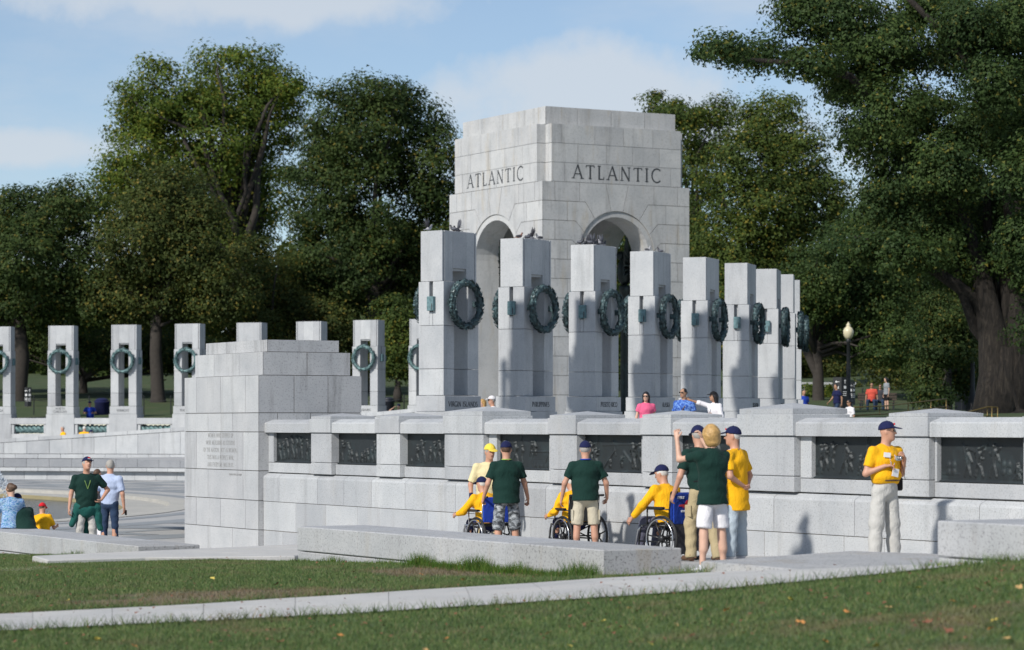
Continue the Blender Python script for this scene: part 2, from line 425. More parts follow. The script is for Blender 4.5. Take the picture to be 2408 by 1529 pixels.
def inset(poly, g):
    n = len(poly); out = []
    for i in range(n):
        p0, p1, p2 = Vector(poly[i - 1]), Vector(poly[i]), Vector(poly[(i + 1) % n])
        e1 = (p1 - p0); e2 = (p2 - p1)
        if e1.length < 1e-7 or e2.length < 1e-7: out.append(tuple(p1)); continue
        e1.normalize(); e2.normalize()
        n1 = Vector((-e1.y, e1.x)); n2 = Vector((-e2.y, e2.x))
        m = n1 + n2
        if m.length < 1e-4: out.append(tuple(p1)); continue
        m.normalize(); k = g / max(.35, m.dot(n1))
        out.append(tuple(p1 + m * k))
    return out
def stone(name, parent, mat, poly, depth, gap=.008, clipx=None, y0=0.0):
    """a facing stone; its back is mitred where it meets a corner"""
    p = inset(poly, gap)
    bk = p
    if clipx:
        lo, hi = clipx; bk = [(min(max(a, lo + depth), hi - depth), b) for a, b in p]
    mb = MB(); mb.prism(p, y0, y0 + depth, back=bk)
    return mb.obj(name, mat, parent)
def rect(x0, x1, z0, z1): return [(x0, z0), (x1, z0), (x1, z1), (x0, z1)]

# ------------------------------------------------------------------ terrain of the foreground
def sstep(a, b, x):
    t = min(1, max(0, (x - a) / (b - a))); return t * t * (3 - 2 * t)
def G(X, Y):
    z = (-.035 - .033 * (Y - 30) if Y > 30 else -.007 - .007 * (Y - 26)) if Y > 26 else -.007 - .006 * (Y - 26)
    z += .062 * max(0, 26.2 - Y) * sstep(9.5, 15.5, X)
    return z
def on_g(x, y):
    z = 0.0
    for _ in range(40):
        p = on_z(x, y, z); z = .5 * z + .5 * G(p.x, p.y)
    p.z = G(p.x, p.y); return p
def walk_z(Y):
    return max(-1.0, -.036 - .034 * (Y - 28.5))

def sheet(name, mat, x0, x1, nx, y0, y1, ny, f, dz=0.0):
    V = []; F = []
    for j in range(ny + 1):
        for i in range(nx + 1):
            X = x0 + (x1 - x0) * i / nx; Y = y0 + (y1 - y0) * j / ny
            V.append((X, Y, f(X, Y) + dz))
    for j in range(ny):
        for i in range(nx):
            a = j * (nx + 1) + i; F.append((a, a + 1, a + nx + 2, a + nx + 1))
    return struct(link(name, mesh(V, F), mat, smooth=True))

WORN = [(on_g(610, 1398), 1.7, 1.1), (on_g(1060, 1345), 1.1, 1.5), (on_g(330, 1418), .9, .7)]
def worn(nt, c):
    """bare worn patches of the lawn at three places"""
    geo = nd(nt, 'ShaderNodeNewGeometry'); no = nd(nt, 'ShaderNodeTexNoise', {'Vector': geo.outputs['Position'], 'Scale': 2.5, 'Detail': 5.0, 'Roughness': .7})
    for (p, ru, rv) in WORN:
        d = nd(nt, 'ShaderNodeVectorMath', {0: geo.outputs['Position'], 1: (p.x, p.y, 0)}, operation='SUBTRACT')
        u = nd(nt, 'ShaderNodeVectorMath', {0: d.outputs[0], 1: (UX / ru, -FX / ru, 0)}, operation='DOT_PRODUCT'); v = nd(nt, 'ShaderNodeVectorMath', {0: d.outputs[0], 1: (FX / rv, UX / rv, 0)}, operation='DOT_PRODUCT')
        e = mth(nt, 'ADD', mth(nt, 'POWER', u.outputs['Value'], 2.0), mth(nt, 'POWER', v.outputs['Value'], 2.0))
        e = mth(nt, 'ADD', e, mth(nt, 'MULTIPLY', mth(nt, 'SUBTRACT', no.outputs[0], .5), 3.0))
        c = mixc(nt, ramp(nt, e, [(.35, (.75, .75, .75)), (1.0, (0, 0, 0))]), c, (.235, .165, .11))
    return c
def lawn_mat(name, base=(.075, .125, .040), dry=(.24, .20, .11), soil=(.14, .10, .065), dryamt=(.54, .68), centre=None):
    m, nt, b = newmat(name)
    geo = nd(nt, 'ShaderNodeNewGeometry'); P = geo.outputs['Position']
    n1 = nd(nt, 'ShaderNodeTexNoise', {'Vector': P, 'Scale': 55.0, 'Detail': 4.0, 'Roughness': .7})
    n2 = nd(nt, 'ShaderNodeTexNoise', {'Vector': P, 'Scale': .8, 'Detail': 5.0, 'Roughness': .6})
    c = mixc(nt, n1.outputs[0], tuple(x * .55 for x in base), tuple(x * 1.5 for x in base))
    f = ramp(nt, n2.outputs[0], [(dryamt[0], (0, 0, 0)), (dryamt[1], (1, 1, 1))])
    c = mixc(nt, f, c, mixc(nt, n1.outputs[0], soil, dry))
    if name == 'lawn_turf': c = worn(nt, c)
    nt.links.new(c, b.inputs['Base Color']); b.inputs['Roughness'].default_value = .95
    bp = nd(nt, 'ShaderNodeBump', {'Height': n1.outputs[0], 'Strength': .8, 'Distance': .03}); nt.links.new(bp.outputs[0], b.inputs['Normal'])
    return m
LAWN = lawn_mat('lawn_turf')
LAWNF = lawn_mat('lawn_far_shaded', base=(.040, .065, .018), dry=(.10, .10, .04), soil=(.07, .07, .035), dryamt=(.5, .75))  # colours darkened to stand in for canopy shade on the far lawn

sheet('lawn', LAWN, -60, 15.72, 152, -10, 70, 200, G)
# concrete path crossing the lawn: its two edges are read from the photograph on the terrain
def edge(pts): return [on_g(x, y) for x, y in pts]
near_e = edge([(-260, 1512), (0, 1489), (300, 1474), (650, 1456), (1000, 1436), (1300, 1417), (1640, 1394), (1900, 1371), (2090, 1353), (2203, 1341), (2260, 1337)])
far_e = edge([(-260, 1464), (0, 1449), (300, 1434), (650, 1413), (1000, 1391), (1250, 1376), (1423, 1364), (1600, 1356), (1900, 1340), (2203, 1322), (2260, 1318)])
def dense(e, m=8): return [a.lerp(b, i / m) for a, b in zip(e[:-1], e[1:]) for i in range(m)] + [e[-1]]
near_e = dense(near_e); far_e = dense(far_e)
V = []; F = []
for a, b in zip(near_e, far_e):
    for k in range(5):
        p = a.lerp(b, k / 4); V.append((p.x, p.y, G(p.x, p.y) + .022))
for i in range(len(near_e) - 1):
    for k in range(4): F.append((i * 5 + k, (i + 1) * 5 + k, (i + 1) * 5 + k + 1, i * 5 + k + 1))
path_bed = struct(link('path', mesh([(v[0], v[1], v[2] - .008) for v in V], F), MORT, smooth=True))
for i0 in range(0, len(near_e) - 1, 5):
    i1 = min(i0 + 5, len(near_e) - 1); vs = []; fs = []
    for i in range(i0, i1 + 1):
        for k in range(5):
            p = Vector(V[i * 5 + k])
            if i == i0: p = p.lerp(Vector(V[(i + 1) * 5 + k]), .012)
            if i == i1: p = p.lerp(Vector(V[(i - 1) * 5 + k]), .012)
            vs.append(p)
    n = i1 - i0
    for i in range(n):
        for k in range(4): fs.append((i * 5 + k, (i + 1) * 5 + k, (i + 1) * 5 + k + 1, i * 5 + k + 1))
    link('path_slab', mesh(vs, fs), CONC, path_bed, smooth=True)
pn = edge([(-300, 1353), (0, 1346), (112, 1341)]); pf = edge([(-300, 1345), (0, 1338.5), (112, 1334)])
V = [];  F = []
for a, b in zip(pn, pf):
    V += [(a.x, a.y, a.z + .012), (b.x, b.y, b.z + .012)]
for i in range(2): F.append((2 * i, 2 * i + 2, 2 * i + 3, 2 * i + 1))
struct(link('path', mesh(V, F), CONC))

# entrance walk sloping down to the plaza, plaza floor
def walkf(X, Y): return walk_z(Y) if Y > 26 else walk_z(26) + .05 * (26 - Y) * .9
wk = sheet('entrance_walk', PAVE, 15.71, 22.35, 14, 10, 50.5, 60, lambda X, Y: walkf(X, Y))
sheet('plaza_floor', PAVE, -60, 75, 40, 50.5, 160, 60, lambda X, Y: walk_z(Y) if Y < 58 else -1.0)
# paving joints / dark bands on the plaza (inlaid slabs, 4 mm proud)
PCX, PCY, PA, PB = 13.0, 101.9, 25.2, 33.5
def ering(name, mat, k0, k1, z, parent=None, n=160, z1=None):
    V = []; F = []
    for i in range(n):
        a = 2 * math.pi * i / n
        for j, k in enumerate((k0, k1)):
            V.append((PCX + (PA + k) * math.cos(a), PCY + (PB + k) * math.sin(a), z if j == 0 or z1 is None else z1))
    for i in range(n):
        j = (i + 1) % n; F.append((2 * i, 2 * i + 1, 2 * j + 1, 2 * j))
    return link(name, mesh(V, F), mat, parent)
for k0, k1 in ((1.3, 1.9), (3.2, 4.4), (6.4, 7.0), (8.8, 10.4), (12.5, 13.0), (15.2, 16.4)):
    o = ering('paving_band', PAVD, k0, k1, -.994); o.location.z = 0; struct(o)
for i in range(60):      # darker radial slabs between the bands
    a = 2 * math.pi * (i + .5) / 60; da = .035
    V = [(PCX + (PA + k) * math.cos(a + s), PCY + (PB + k) * math.sin(a + s), -.9925) for k, s in ((4.6, -da), (4.6, da), (8.6, da * .25), (8.6, -da * .25))]
    V += [(PCX + (PA + k) * math.cos(a + s), PCY + (PB + k) * math.sin(a + s), -.9925) for k, s in ((10.6, -da * .3), (10.6, da * .3), (14.8, da), (14.8, -da))]
    struct(link('paving_slab', mesh(V, [(0, 1, 2, 3), (4, 5, 6, 7)]), PAVD))
# pool
PST = granite('pool_stone', base=(.46, .445, .40), speck=.25, scale=20, warm=.25)
PSY = granite('pool_wall_stone', base=(.33, .28, .15), speck=.3, scale=20, warm=.5)
pool = empty('pool_rim', (0, 0, 0), 0, 'pale stone pool rim with one inner step at the left', 'pool rim')
ering('coping', PST, .0, .9, -.985, pool)
ering('coping_edge', PST, 0.0, .001, -1.11, pool, z1=-.985)
ering('step', PST, -1.6, 0.0, -1.11, pool)
ering('inner_wall', PSY, -1.601, -1.6, -1.45, pool, z1=-1.11)
wm, nt, b = newmat('pool_water')
b.inputs['Base Color'].default_value = (.03, .045, .06, 1); b.inputs['Roughness'].default_value = .12
n1 = nd(nt, 'ShaderNodeTexNoise', {'Vector': nd(nt, 'ShaderNodeNewGeometry').outputs['Position'], 'Scale': 6.0, 'Detail': 4.0})
nt.links.new(nd(nt, 'ShaderNodeBump', {'Height': n1.outputs[0], 'Strength': .9, 'Distance': .05}).outputs[0], b.inputs['Normal'])
V = [(PCX, PCY, -1.25)]; F = []
for i in range(120):
    a = 2 * math.pi * i / 120; V.append((PCX + (PA - 1.55) * math.cos(a), PCY + (PB - 1.55) * math.sin(a), -1.25))
for i in range(120): F.append((0, 1 + i, 1 + (i + 1) % 120))
struct(link('water', mesh(V, F), wm))
# hole in the plaza floor over the pool
pf_ = bpy.data.objects['plaza_floor']
bm = bmesh.new(); bm.from_mesh(pf_.data)
bm.clear()
N = 160; inner = []; outer = []
for i in range(N):
    a = 2 * math.pi * i / N
    inner.append(bm.verts.new((PCX + (PA + .45) * math.cos(a), PCY + (PB + .45) * math.sin(a), -1.0)))
rings = [inner]
for k in (3, 8, 14, 20, 30, 46, 70):
    r = []
    for i in range(N):
        a = 2 * math.pi * i / N
        x = PCX + (PA + k) * math.cos(a); y = PCY + (PB + k) * math.sin(a)
        y = max(y, 49.0)
        r.append(bm.verts.new((x, y, walk_z(y) if y < 58 else -1.0)))
    rings.append(r)
for r0, r1 in zip(rings[:-1], rings[1:]):
    for i in range(N):
        j = (i + 1) % N
        try: bm.faces.new((r0[i], r1[i], r1[j], r0[j]))
        except ValueError: pass
bm.to_mesh(pf_.data); bm.free()

# ------------------------------------------------------------------ relief wall beside the entrance walk
XU = 22.30; YR = 49.40
rw = empty('relief_wall', (XU, YR, 0), -math.pi / 2, 'long pale granite wall with pyramid capped piers and bronze reliefs', 'wall')
S = lambda x, X=XU: YR - Yat(x, X)
SEND = 27.0
MB().box(.02, SEND, .14, .75, -1.3, 1.72).obj('core', MORT, rw)
MB().box(.02, SEND, -.095, .03, -1.3, .70).obj('core', MORT, rw)
rnd = random.Random(3)
for ci, (z0, z1) in enumerate(((-1.3, -.375), (-.375, .20), (.20, .725))):
    s = 0.0; first = True
    while s < SEND - .1:
        L = rnd.choice((1.15, 1.35, 1.75, 1.9, .9)); L = min(L, SEND - s)
        if first: L = (.9, 1.5, .75)[ci]; first = False
        if ci == 2:
            mb = MB(); g = .006
            mb.prism([(-.11, z0 + g), (-.11, z1 - .05), (-.02, z1 + .02), (.0, z1 + .02), (.0, z0 + g)][::-1], s + g, s + L - g, M=Matrix.Rotation(math.pi / 2, 4, 'Z') @ Matrix.Scale(-1, 4, (0, 1, 0)))
            # profile runs in (depth, z); extruded along the wall
            vs = []
            prof = [(-.11, z0 + g), (-.11, z1 - .055), (-.095, z1 - .02), (-.004, z1 + .03), (-.004, z0 + g)]
            for a in (s + g, s + L - g):
                vs += [(a, p[0], p[1]) for p in prof]
            n = len(prof); fs = [tuple(range(n)), tuple(reversed(range(n, 2 * n)))] + [((i + 1) % n, i, n + i, n + (i + 1) % n) for i in range(n)]
            link('stone_block', mesh(vs, fs), GR, rw)
        else:
            block('stone_block', rw, GR, s, s + L, -.11, 0, z0, z1, gap=.006, c=.006)
        s += L
panels = [(643, 733), (789, 887), (950, 1045), (1168, 1291), (1365, 1508), (1596, 1739), (1908, 2088), (2203, 2406)]
XPF = XU - .10
piers = [(730, 778, 0), (884, 939, 0), (1046, 1137, 1), (1291, 1355, 0), (1509, 1579, 0), (1739, 1868, 1), (2088, 2183, 0), (2408, 2475, 0)]
pS = [(S(a), S(b)) for a, b in panels]; qS = [(S(a, XPF), S(b, XPF), t) for a, b, t in piers]
ZP0, ZP1, ZC0 = .972, 1.56, 1.56
# sills and jambs
prev = 0.0
for i, (a, b) in enumerate(pS):
    e0 = prev; e1 = qS[i][0]
    block('sill', rw, GR, e0 + .002, e1 - .002, -.004, .3, .768, ZP0 - .004, gap=.003)
    if a - e0 > .02: block('jamb', rw, GR, e0 + .002, a, 0, .3, ZP0, ZP1, gap=.002, c=.004)
    if e1 - b > .02: block('jamb', rw, GR, b, e1 - .002, 0, .3, ZP0, ZP1, gap=.002, c=.004)
    # coping over the panel with a weathered slope
    prof = [(-.085, ZC0), (-.085, 1.735), (-.07, 1.755), (.10, 1.815), (.75, 1.815), (.75, ZC0)]
    vs = []
    for s in (e0 + .004, e1 - .004): vs += [(s, p[0], p[1]) for p in prof]
    n = len(prof); fs = [tuple(range(n)), tuple(reversed(range(n, 2 * n)))] + [((k + 1) % n, k, n + k, n + (k + 1) % n) for k in range(n)]
    link('coping', mesh(vs, fs), GR, rw)
    prev = qS[i][1]
for (a, b, t) in qS:
    top = 1.825 if not t else 1.87
    f = -.098 if not t else -.112
    block('pier_base', rw, GR, a, b, f, .8, .768, ZP0 + .02, gap=.003)
    block('pier_shaft', rw, GR, a + .004, b - .004, f + .004, .8, ZP0 + .022, ZC0 - .004, gap=.002)
    block('pier_head', rw, GR, a - .012, b + .012, f - .03, .86, ZC0, top, gap=.002)
    # pyramid cap
    e = .03; y0, y1 = f - .03 + e, .86 - e; x0, x1 = a - .012 + e, b + .012 - e
    zc0 = top + .001; zc1 = zc0 + (.045 if not t else .075); za = zc1 + (.065 if not t else .085)
    vs = [(x0, y0, zc0), (x1, y0, zc0), (x1, y1, zc0), (x0, y1, zc0), (x0, y0, zc1), (x1, y0, zc1), (x1, y1, zc1), (x0, y1, zc1), ((x0 + x1) / 2, (y0 + y1) / 2, za)]
    link('pyramid_cap', mesh(vs, [(0, 3, 2, 1), (0, 1, 5, 4), (1, 2, 6, 5), (2, 3, 7, 6), (3, 0, 4, 7), (4, 5, 8), (5, 6, 8), (6, 7, 8), (7, 4, 8)]), GR, rw)

def relief_panel(idx, w, h):
    r = random.Random(40 + idx); res = .0125
    nx, nz = int(w / res), int(h / res)
    xs = np.linspace(0, w, nx + 1); zs = np.linspace(0, h, nz + 1); XX, ZZ = np.meshgrid(xs, zs)
    H = np.zeros_like(XX)
    for _ in range(4):     # uneven ground of the casting
        kx, kz, ph = r.uniform(3, 30), r.uniform(3, 30), r.uniform(0, 6)
        H += .0016 * np.sin(kx * XX + kz * ZZ + ph)
    def cap(a, b, ra, rb, hh):
        ax, az = a; bx, bz = b; dx, dz = bx - ax, bz - az; L2 = dx * dx + dz * dz + 1e-9
        t = np.clip(((XX - ax) * dx + (ZZ - az) * dz) / L2, 0, 1)
        d = np.hypot(XX - ax - t * dx, ZZ - az - t * dz); rr = ra + (rb - ra) * t
        k = np.clip(1 - (d / rr) ** 2, 0, None)
        np.maximum(H, hh * np.sqrt(k), out=H)
    def figure(x, z, s, lean=0.0, hh=.05, seat=False, gun=False):
        hip = (x, z + s * .48); sh = (x + lean * s * .3, z + s * .80); hd = (sh[0] + lean * s * .1, z + s * .93)
        cap(hip, sh, s * .075, s * .105, hh); cap(hd, (hd[0], hd[1] + s * .04), s * .058, s * .055, hh * 1.25)
        for sgn in (-1, 1):
            sp = r.uniform(.04, .16) * sgn
            kn = (x + sp * s, z + s * (.25 if not seat else .34)); ft = (x + sp * s * 1.4 + r.uniform(-.05, .05) * s, z + .02)
            cap(hip, kn, s * .065, s * .05, hh * .8); cap(kn, ft, s * .05, s * .035, hh * .7)
            el = (sh[0] + sgn * s * r.uniform(.10, .2), sh[1] - s * r.uniform(.1, .22)); wr_ = (el[0] + r.uniform(-.16, .16) * s, el[1] + r.uniform(-.2, .14) * s)
            cap((sh[0] + sgn * s * .08, sh[1] - s * .02), el, s * .045, s * .04, hh * .9); cap(el, wr_, s * .038, s * .028, hh * .9)
        if gun: cap((sh[0] - .1 * s, sh[1] - .25 * s), (sh[0] + .3 * s, sh[1] + .12 * s), .012, .009, hh)
    lay = [
        [(.10, .02, .40), (.20, .03, .42), (.30, .06, .46), (.42, .07, .50), (.52, .07, .50), (.66, .06, .49), (.78, .05, .46), (.88, .03, .36), (.94, .02, .30)],
        [(.08, .05, .44), (.26, .05, .40), (.32, .02, .28), (.45, .02, .24), (.56, .02, .22), (.64, .03, .26), (.70, .03, .30), (.80, .03, .34), (.88, .04, .44)],
        [(.12, .0, .16), (.24, .08, .34), (.40, .06, .46), (.56, .08, .30), (.66, .10, .38), (.78, .06, .46), (.92, .05, .36)],
        [(.10, .1, .42), (.16, .1, .40), (.30, .06, .44), (.42, .08, .36), (.60, .2, .3), (.68, .22, .28)],
        [(.12, .08, .44), (.20, .05, .36), (.44, .04, .2), (.62, .06, .22), (.82, .05, .46), (.92, .04, .47)],
        [(.10, .05, .44), (.25, .06, .42), (.45, .05, .40), (.6, .08, .46), (.8, .06, .44), (.9, .05, .40)],
        [(.06, .05, .47), (.14, .10, .42), (.22, .12, .42), (.40, .06, .48), (.46, .1, .3), (.58, .04, .32), (.64, .02, .24), (.80, .06, .44), (.9, .06, .42)],
        [(.32, .06, .42), (.44, .06, .44), (.62, .06, .48), (.90, .03, .26)],
    ][idx]
    for (fx, z, s) in lay: figure(fx * w, z, s * .9, r.uniform(-.35, .35), r.uniform(.045, .06), r.random() < .2, r.random() < .35)
    if idx in (3, 4, 6, 7):
        for _ in range(2):
            x = r.uniform(.1, .9) * w; z = r.uniform(.05, .3); L = r.uniform(.2, .4); a = r.uniform(.6, 2.5)
            cap((x, z), (x + L * math.cos(a), z + L * math.sin(a)), .014, .010, .024)
    if idx == 3:
        for k in range(8): cap((w * .62, .06 + .028 * k), (w * .97, .06 + .028 * k), .008, .008, .018)
        for k in range(5): cap((w * (.66 + .07 * k), .06), (w * (.66 + .07 * k), .06), .05, .05, .026)
        cap((w * .60, .30), (w * .99, .30), .014, .014, .03)
    if idx == 7:
        for (bx, bz) in ((.06, .22), (.12, .22), (.06, .13), (.12, .13), (.76, .24), (.76, .14), (.70, .24), (.70, .14)):
            cap((bx * w + .05, bz), (bx * w + .05, bz), .05, .05, .03)
        cap((w * .30, .45), (w * .50, .36), .02, .014, .04); cap((w * .40, .38), (w * .54, .50), .018, .012, .04); cap((.02, .10), (w * .22, .10), .01, .01, .02); cap((.85 * w, .06), (.99 * w, .32), .02, .02, .02)
    if idx == 4:
        cap((w * .30, .42), (w * .98, .44), .012, .010, .014); cap((w * .34, .08), (w * .52, .34), .02, .014, .03); cap((w * .66, .32), (w * .8, .12), .025, .02, .035)
    H *= .72
    # raised rim
    rim = np.minimum(np.minimum(XX, w - XX), np.minimum(ZZ, h - ZZ)); H[rim < .012] = .004; H[ZZ < .02] = .035
    V = np.stack([XX, -H, ZZ], -1).reshape(-1, 3)
    i = np.arange(nz)[:, None] * (nx + 1) + np.arange(nx)[None, :]
    F = np.stack([i, i + 1, i + nx + 2, i + nx + 1], -1).reshape(-1, 4)
    return mesh_np(V, F)
pl = ['bronze relief of a crowd of standing figures', 'bronze relief of seated and standing figures', 'bronze relief of figures lifting a stretcher', 'bronze relief with figures and a tracked vehicle', 'bronze relief of soldiers with poles', 'bronze relief mostly hidden behind visitors', 'bronze relief of standing men and a digger', 'bronze relief of a gun crew with shells']
for i, (a, b) in enumerate(pS):
    o = link('relief_panel', relief_panel(i, b - a - .004, ZP1 - ZP0 - .006), BRR, rw, (a + .002, .075, ZP0 + .003), smooth=True); o['label'] = pl[i]
    MB().box(a + .001, b - .001, .08, .12, ZP0 + .001, ZP1 - .001).obj('panel_back', BRR, rw)

# ------------------------------------------------------------------ inscribed end pier
XP = 22.09
ep = empty('inscribed_pier', (XP, YR, 0), -math.pi / 2, 'stepped granite pier carved with five lines of lettering at the wall end', 'pier')
PD = 2.27; PL = 3.8   # depth in X, length in Y; local x runs from -PL (far) to 0 (near corner)
def two_face_tier(root, x0, x1, y1, courses, mat, matS, rn, depth=.28, gap=.007, joints=None, jointsS=None):
    """courses of facing stones on the front face (x0..x1 at y=0) and on the near end face (x = x1, going back to y1)"""
    MB().box(x0 + .02, x1 - .02, .02, y1 - .02, courses[0][0], courses[-1][1] - .01).obj('core', MORT, root)
    for ci, (z0, z1) in enumerate(courses):
        js = [x0] + [x0 + (x1 - x0) * j for j in (joints[ci % len(joints)] if joints else (.33, .66))] + [x1]
        for a, b in zip(js[:-1], js[1:]):
            stone('stone_block', root, mat, rect(a, b, z0, z1), depth, gap, (x0, x1))
        js = [0] + [y1 * j for j in (jointsS[ci % len(jointsS)] if jointsS else (.5,))] + [y1]
        for a, b in zip(js[:-1], js[1:]):
            p = inset(rect(a, b, z0, z1), gap); bk = [(min(max(u, depth), y1), v) for u, v in p]
            mb = MB(); M = Matrix.Translation((x1, 0, 0)) @ Matrix.Rotation(math.pi / 2, 4, 'Z')
            mb.prism(p, 0, depth, M=M, back=bk); mb.obj('stone_block', matS, root)
    # top
    MB().box(x0 + depth, x1 - depth, depth, y1, courses[-1][1] - .06, courses[-1][1] - .004).obj('top_slab', matS, root)
cs = [(-1.05, -.37), (-.37, .21), (.21, .80), (.80, 1.57), (1.57, 1.95), (1.95, 2.70)]
two_face_tier(ep, -PL, 0, PD, cs, GRT, GRW, rnd, joints=[(.33, .66), (.17, .5, .83), (.33, .80), (.17, .5, .80), (.33, .66), (.17, .5, .83)], jointsS=[(.45,), (.2, .6), (.5,), (.33, .66), (.18, .5), (.34, .67)])
e2 = empty('upper_tier', (0, .17, 0)); e2.parent = ep
two_face_tier(e2, -PL + .17, -.17, PD - .34, [(2.701, 3.17)], GRT, GRW, rnd, joints=[(.29, .66)], jointsS=[(.5,)])
e3 = empty('cap_tier', (0, .34, 0)); e3.parent = ep
two_face_tier(e3, -PL + .34, -.34, PD - .68, [(3.171, 3.42)], GRW, GRW, rnd, joints=[()], jointsS=[()])
lettering(["WOMEN WHO STEPPED UP", "WERE MEASURED AS CITIZENS", "OF THE NATION, NOT AS WOMEN...", "THIS WAS A PEOPLE'S WAR,", "AND EVERYONE WAS IN IT."], .082, INC2, ep, -PL * .50, -.001, 1.455, name='inscription', lead=1.82, sx=.92, track=.14)
lettering(["COLONEL OVETA CULP HOBBY"], .036, INC2, ep, -PL * .30, -.001, .69, name='attribution', sx=.9)

# ------------------------------------------------------------------ low walls, kerbs
def low_wall(label, y0, y1, ztop, zbase, nj, x0=15.7, x1=16.75, endrough=True):
    r = empty('low_wall', (x0, (y0 + y1) / 2, zbase), 0, label, 'low wall', 'low granite walls beside the lawn')
    L = y1 - y0; h = ztop - zbase
    k = 0; cuts = [0] + [(i + 1) / nj + random.uniform(-.03, .03) for i in range(nj - 1)] + [1]
    for a, b in zip(cuts[:-1], cuts[1:]):
        block('cap_stone', r, GRR if (a == 0 and endrough) else GRB, 0, x1 - x0, -L / 2 + a * L, -L / 2 + b * L, h - .34, h, gap=.005, c=.012)
    for a, b in zip(cuts[:-1], cuts[1:]):
        a2, b2 = max(0, a - .06) if a else 0, b - .06 if b < 1 else 1
        block('base_stone', r, GRB, .012, x1 - x0 - .012, -L / 2 + a2 * L + (.012 if a == 0 else 0), -L / 2 + b2 * L, -.6, h - .342, gap=.005, c=.012)
    return r
low_wall('middle low granite wall with tall grass at its foot', 25.8, 33.85, .335, -.10, 4)
low_wall('left low granite wall where visitors sit at the plaza edge', 39.7, 52.0, -.165, -.50, 7)
low_wall('right low granite wall cut off by the picture edge', 11.0, 19.9, .845, .30, 5)
# kerb slabs in the gaps
def slab(name, label, pts, z0, z1, mat):
    n = len(pts); vs = [(p[0], p[1], z0) for p in pts] + [(p[0], p[1], z1) for p in pts]
    c = Vector((sum(p[0] for p in pts) / n, sum(p[1] for p in pts) / n))
    vs += [(p[0] + (c.x - p[0]) * .012, p[1] + (c.y - p[1]) * .012, z1 + .012) for p in pts]
    fs = [tuple(reversed(range(n)))] + [(i, (i + 1) % n, n + (i + 1) % n, n + i) for i in range(n)] + [(n + i, n + (i + 1) % n, 2 * n + (i + 1) % n, 2 * n + i) for i in range(n)] + [tuple(range(2 * n, 3 * n))]
    return tag(link(name, mesh(vs, fs), mat), label, 'kerb')
A = on_z(1648, 1320, .285); B = on_z(2000, 1296, .285); C_ = on_z(2203, 1303, .285); D = on_z(2203, 1360, .285)
slab('kerb_slab', 'rough granite kerb slab beside the photographing woman', [(A.x, A.y), (15.7, 20.0), (C_.x + .3, 19.4), (C_.x, C_.y), (B.x, B.y)], -.1, .275, GRR)
A = on_z(112, 1318, -.215); B = on_z(696, 1292, -.215)
slab('kerb_slab', 'long pale kerb slab in front of the inscribed pier', [(A.x, A.y), (A.x + 1.5, A.y + .05), (16.9, 36.5), (B.x + .6, B.y), (B.x + .8, B.y + 1.6), (A.x + .25, A.y + 1.35)], -.75, -.225, CONC)
# ------------------------------------------------------------------ pavilion with arches
AXC, AYC, AH = 60.5, 101.9, 3.65
ZB = ZC + .40                       # level of the terrace at the pavilion
av = empty('arched_pavilion', (AXC, AYC, ZB), 0, 'tall granite pavilion with round arches carved ATLANTIC', 'pavilion')
ZT, ZS, RO, RI = 9.75, 6.73, 1.87, 1.63
CH = .8125
def pt(R_, a): return (R_ * math.sin(math.radians(a)), ZS + R_ * math.cos(math.radians(a)))
def arcp(R_, a0, a1, n=6): return [pt(R_, a0 + (a1 - a0) * i / n) for i in range(n + 1)]
def facade():
    """polygons (counter-clockwise) of one face for s >= 0, mirrored afterwards"""
    half = []
    K = 9.0
    z1, z2, z3, z4 = ZT - CH, ZT - 2 * CH, ZT - 3 * CH, ZT - 4 * CH
    half.append(arcp(RO, K, 36)[::-1] + [])     # placeholder, replaced below
    half = []
    # V1
    half.append(arcp(RO, K, 36) + [(1.56, z1), (1.85, z1), (1.85, ZT), (.56, ZT)])
    half.append(rect(1.85, 3.05, z1, ZT)); half.append(rect(3.05, AH, z1, ZT))
    half.append(arcp(RO, 36, 60) + [(2.05, z2), (2.45, z2), (2.45, z1), (1.56, z1)])
    half.append(rect(2.45, AH, z2, z1))
    half.append(arcp(RO, 60, 82) + [(2.2, z3), (3.05, z3), (3.05, z2), (2.05, z2)])
    half.append(rect(3.05, AH, z3, z2))
    half.append(arcp(RO, 82, 90, 3) + [(RO, z4), (2.45, z4), (2.45, z3), (2.2, z3)])
    half.append(rect(2.45, AH, z4, z3))
    z = z4; k = 0
    while z > .05:
        zz = max(0, z - CH)
        j = 3.05 if k % 2 == 0 else 2.45
        half.append(rect(RO, j, zz, z)); half.append(rect(j, AH, zz, z)); z = zz; k += 1
    return half, [arcp(RO, -K, K)[::1] + [(.56, ZT), (-.56, ZT)]]
def ccw(p):
    a = sum(p[i - 1][0] * p[i][1] - p[i][0] * p[i - 1][1] for i in range(len(p)))
    return p if a > 0 else p[::-1]
half, key = facade()
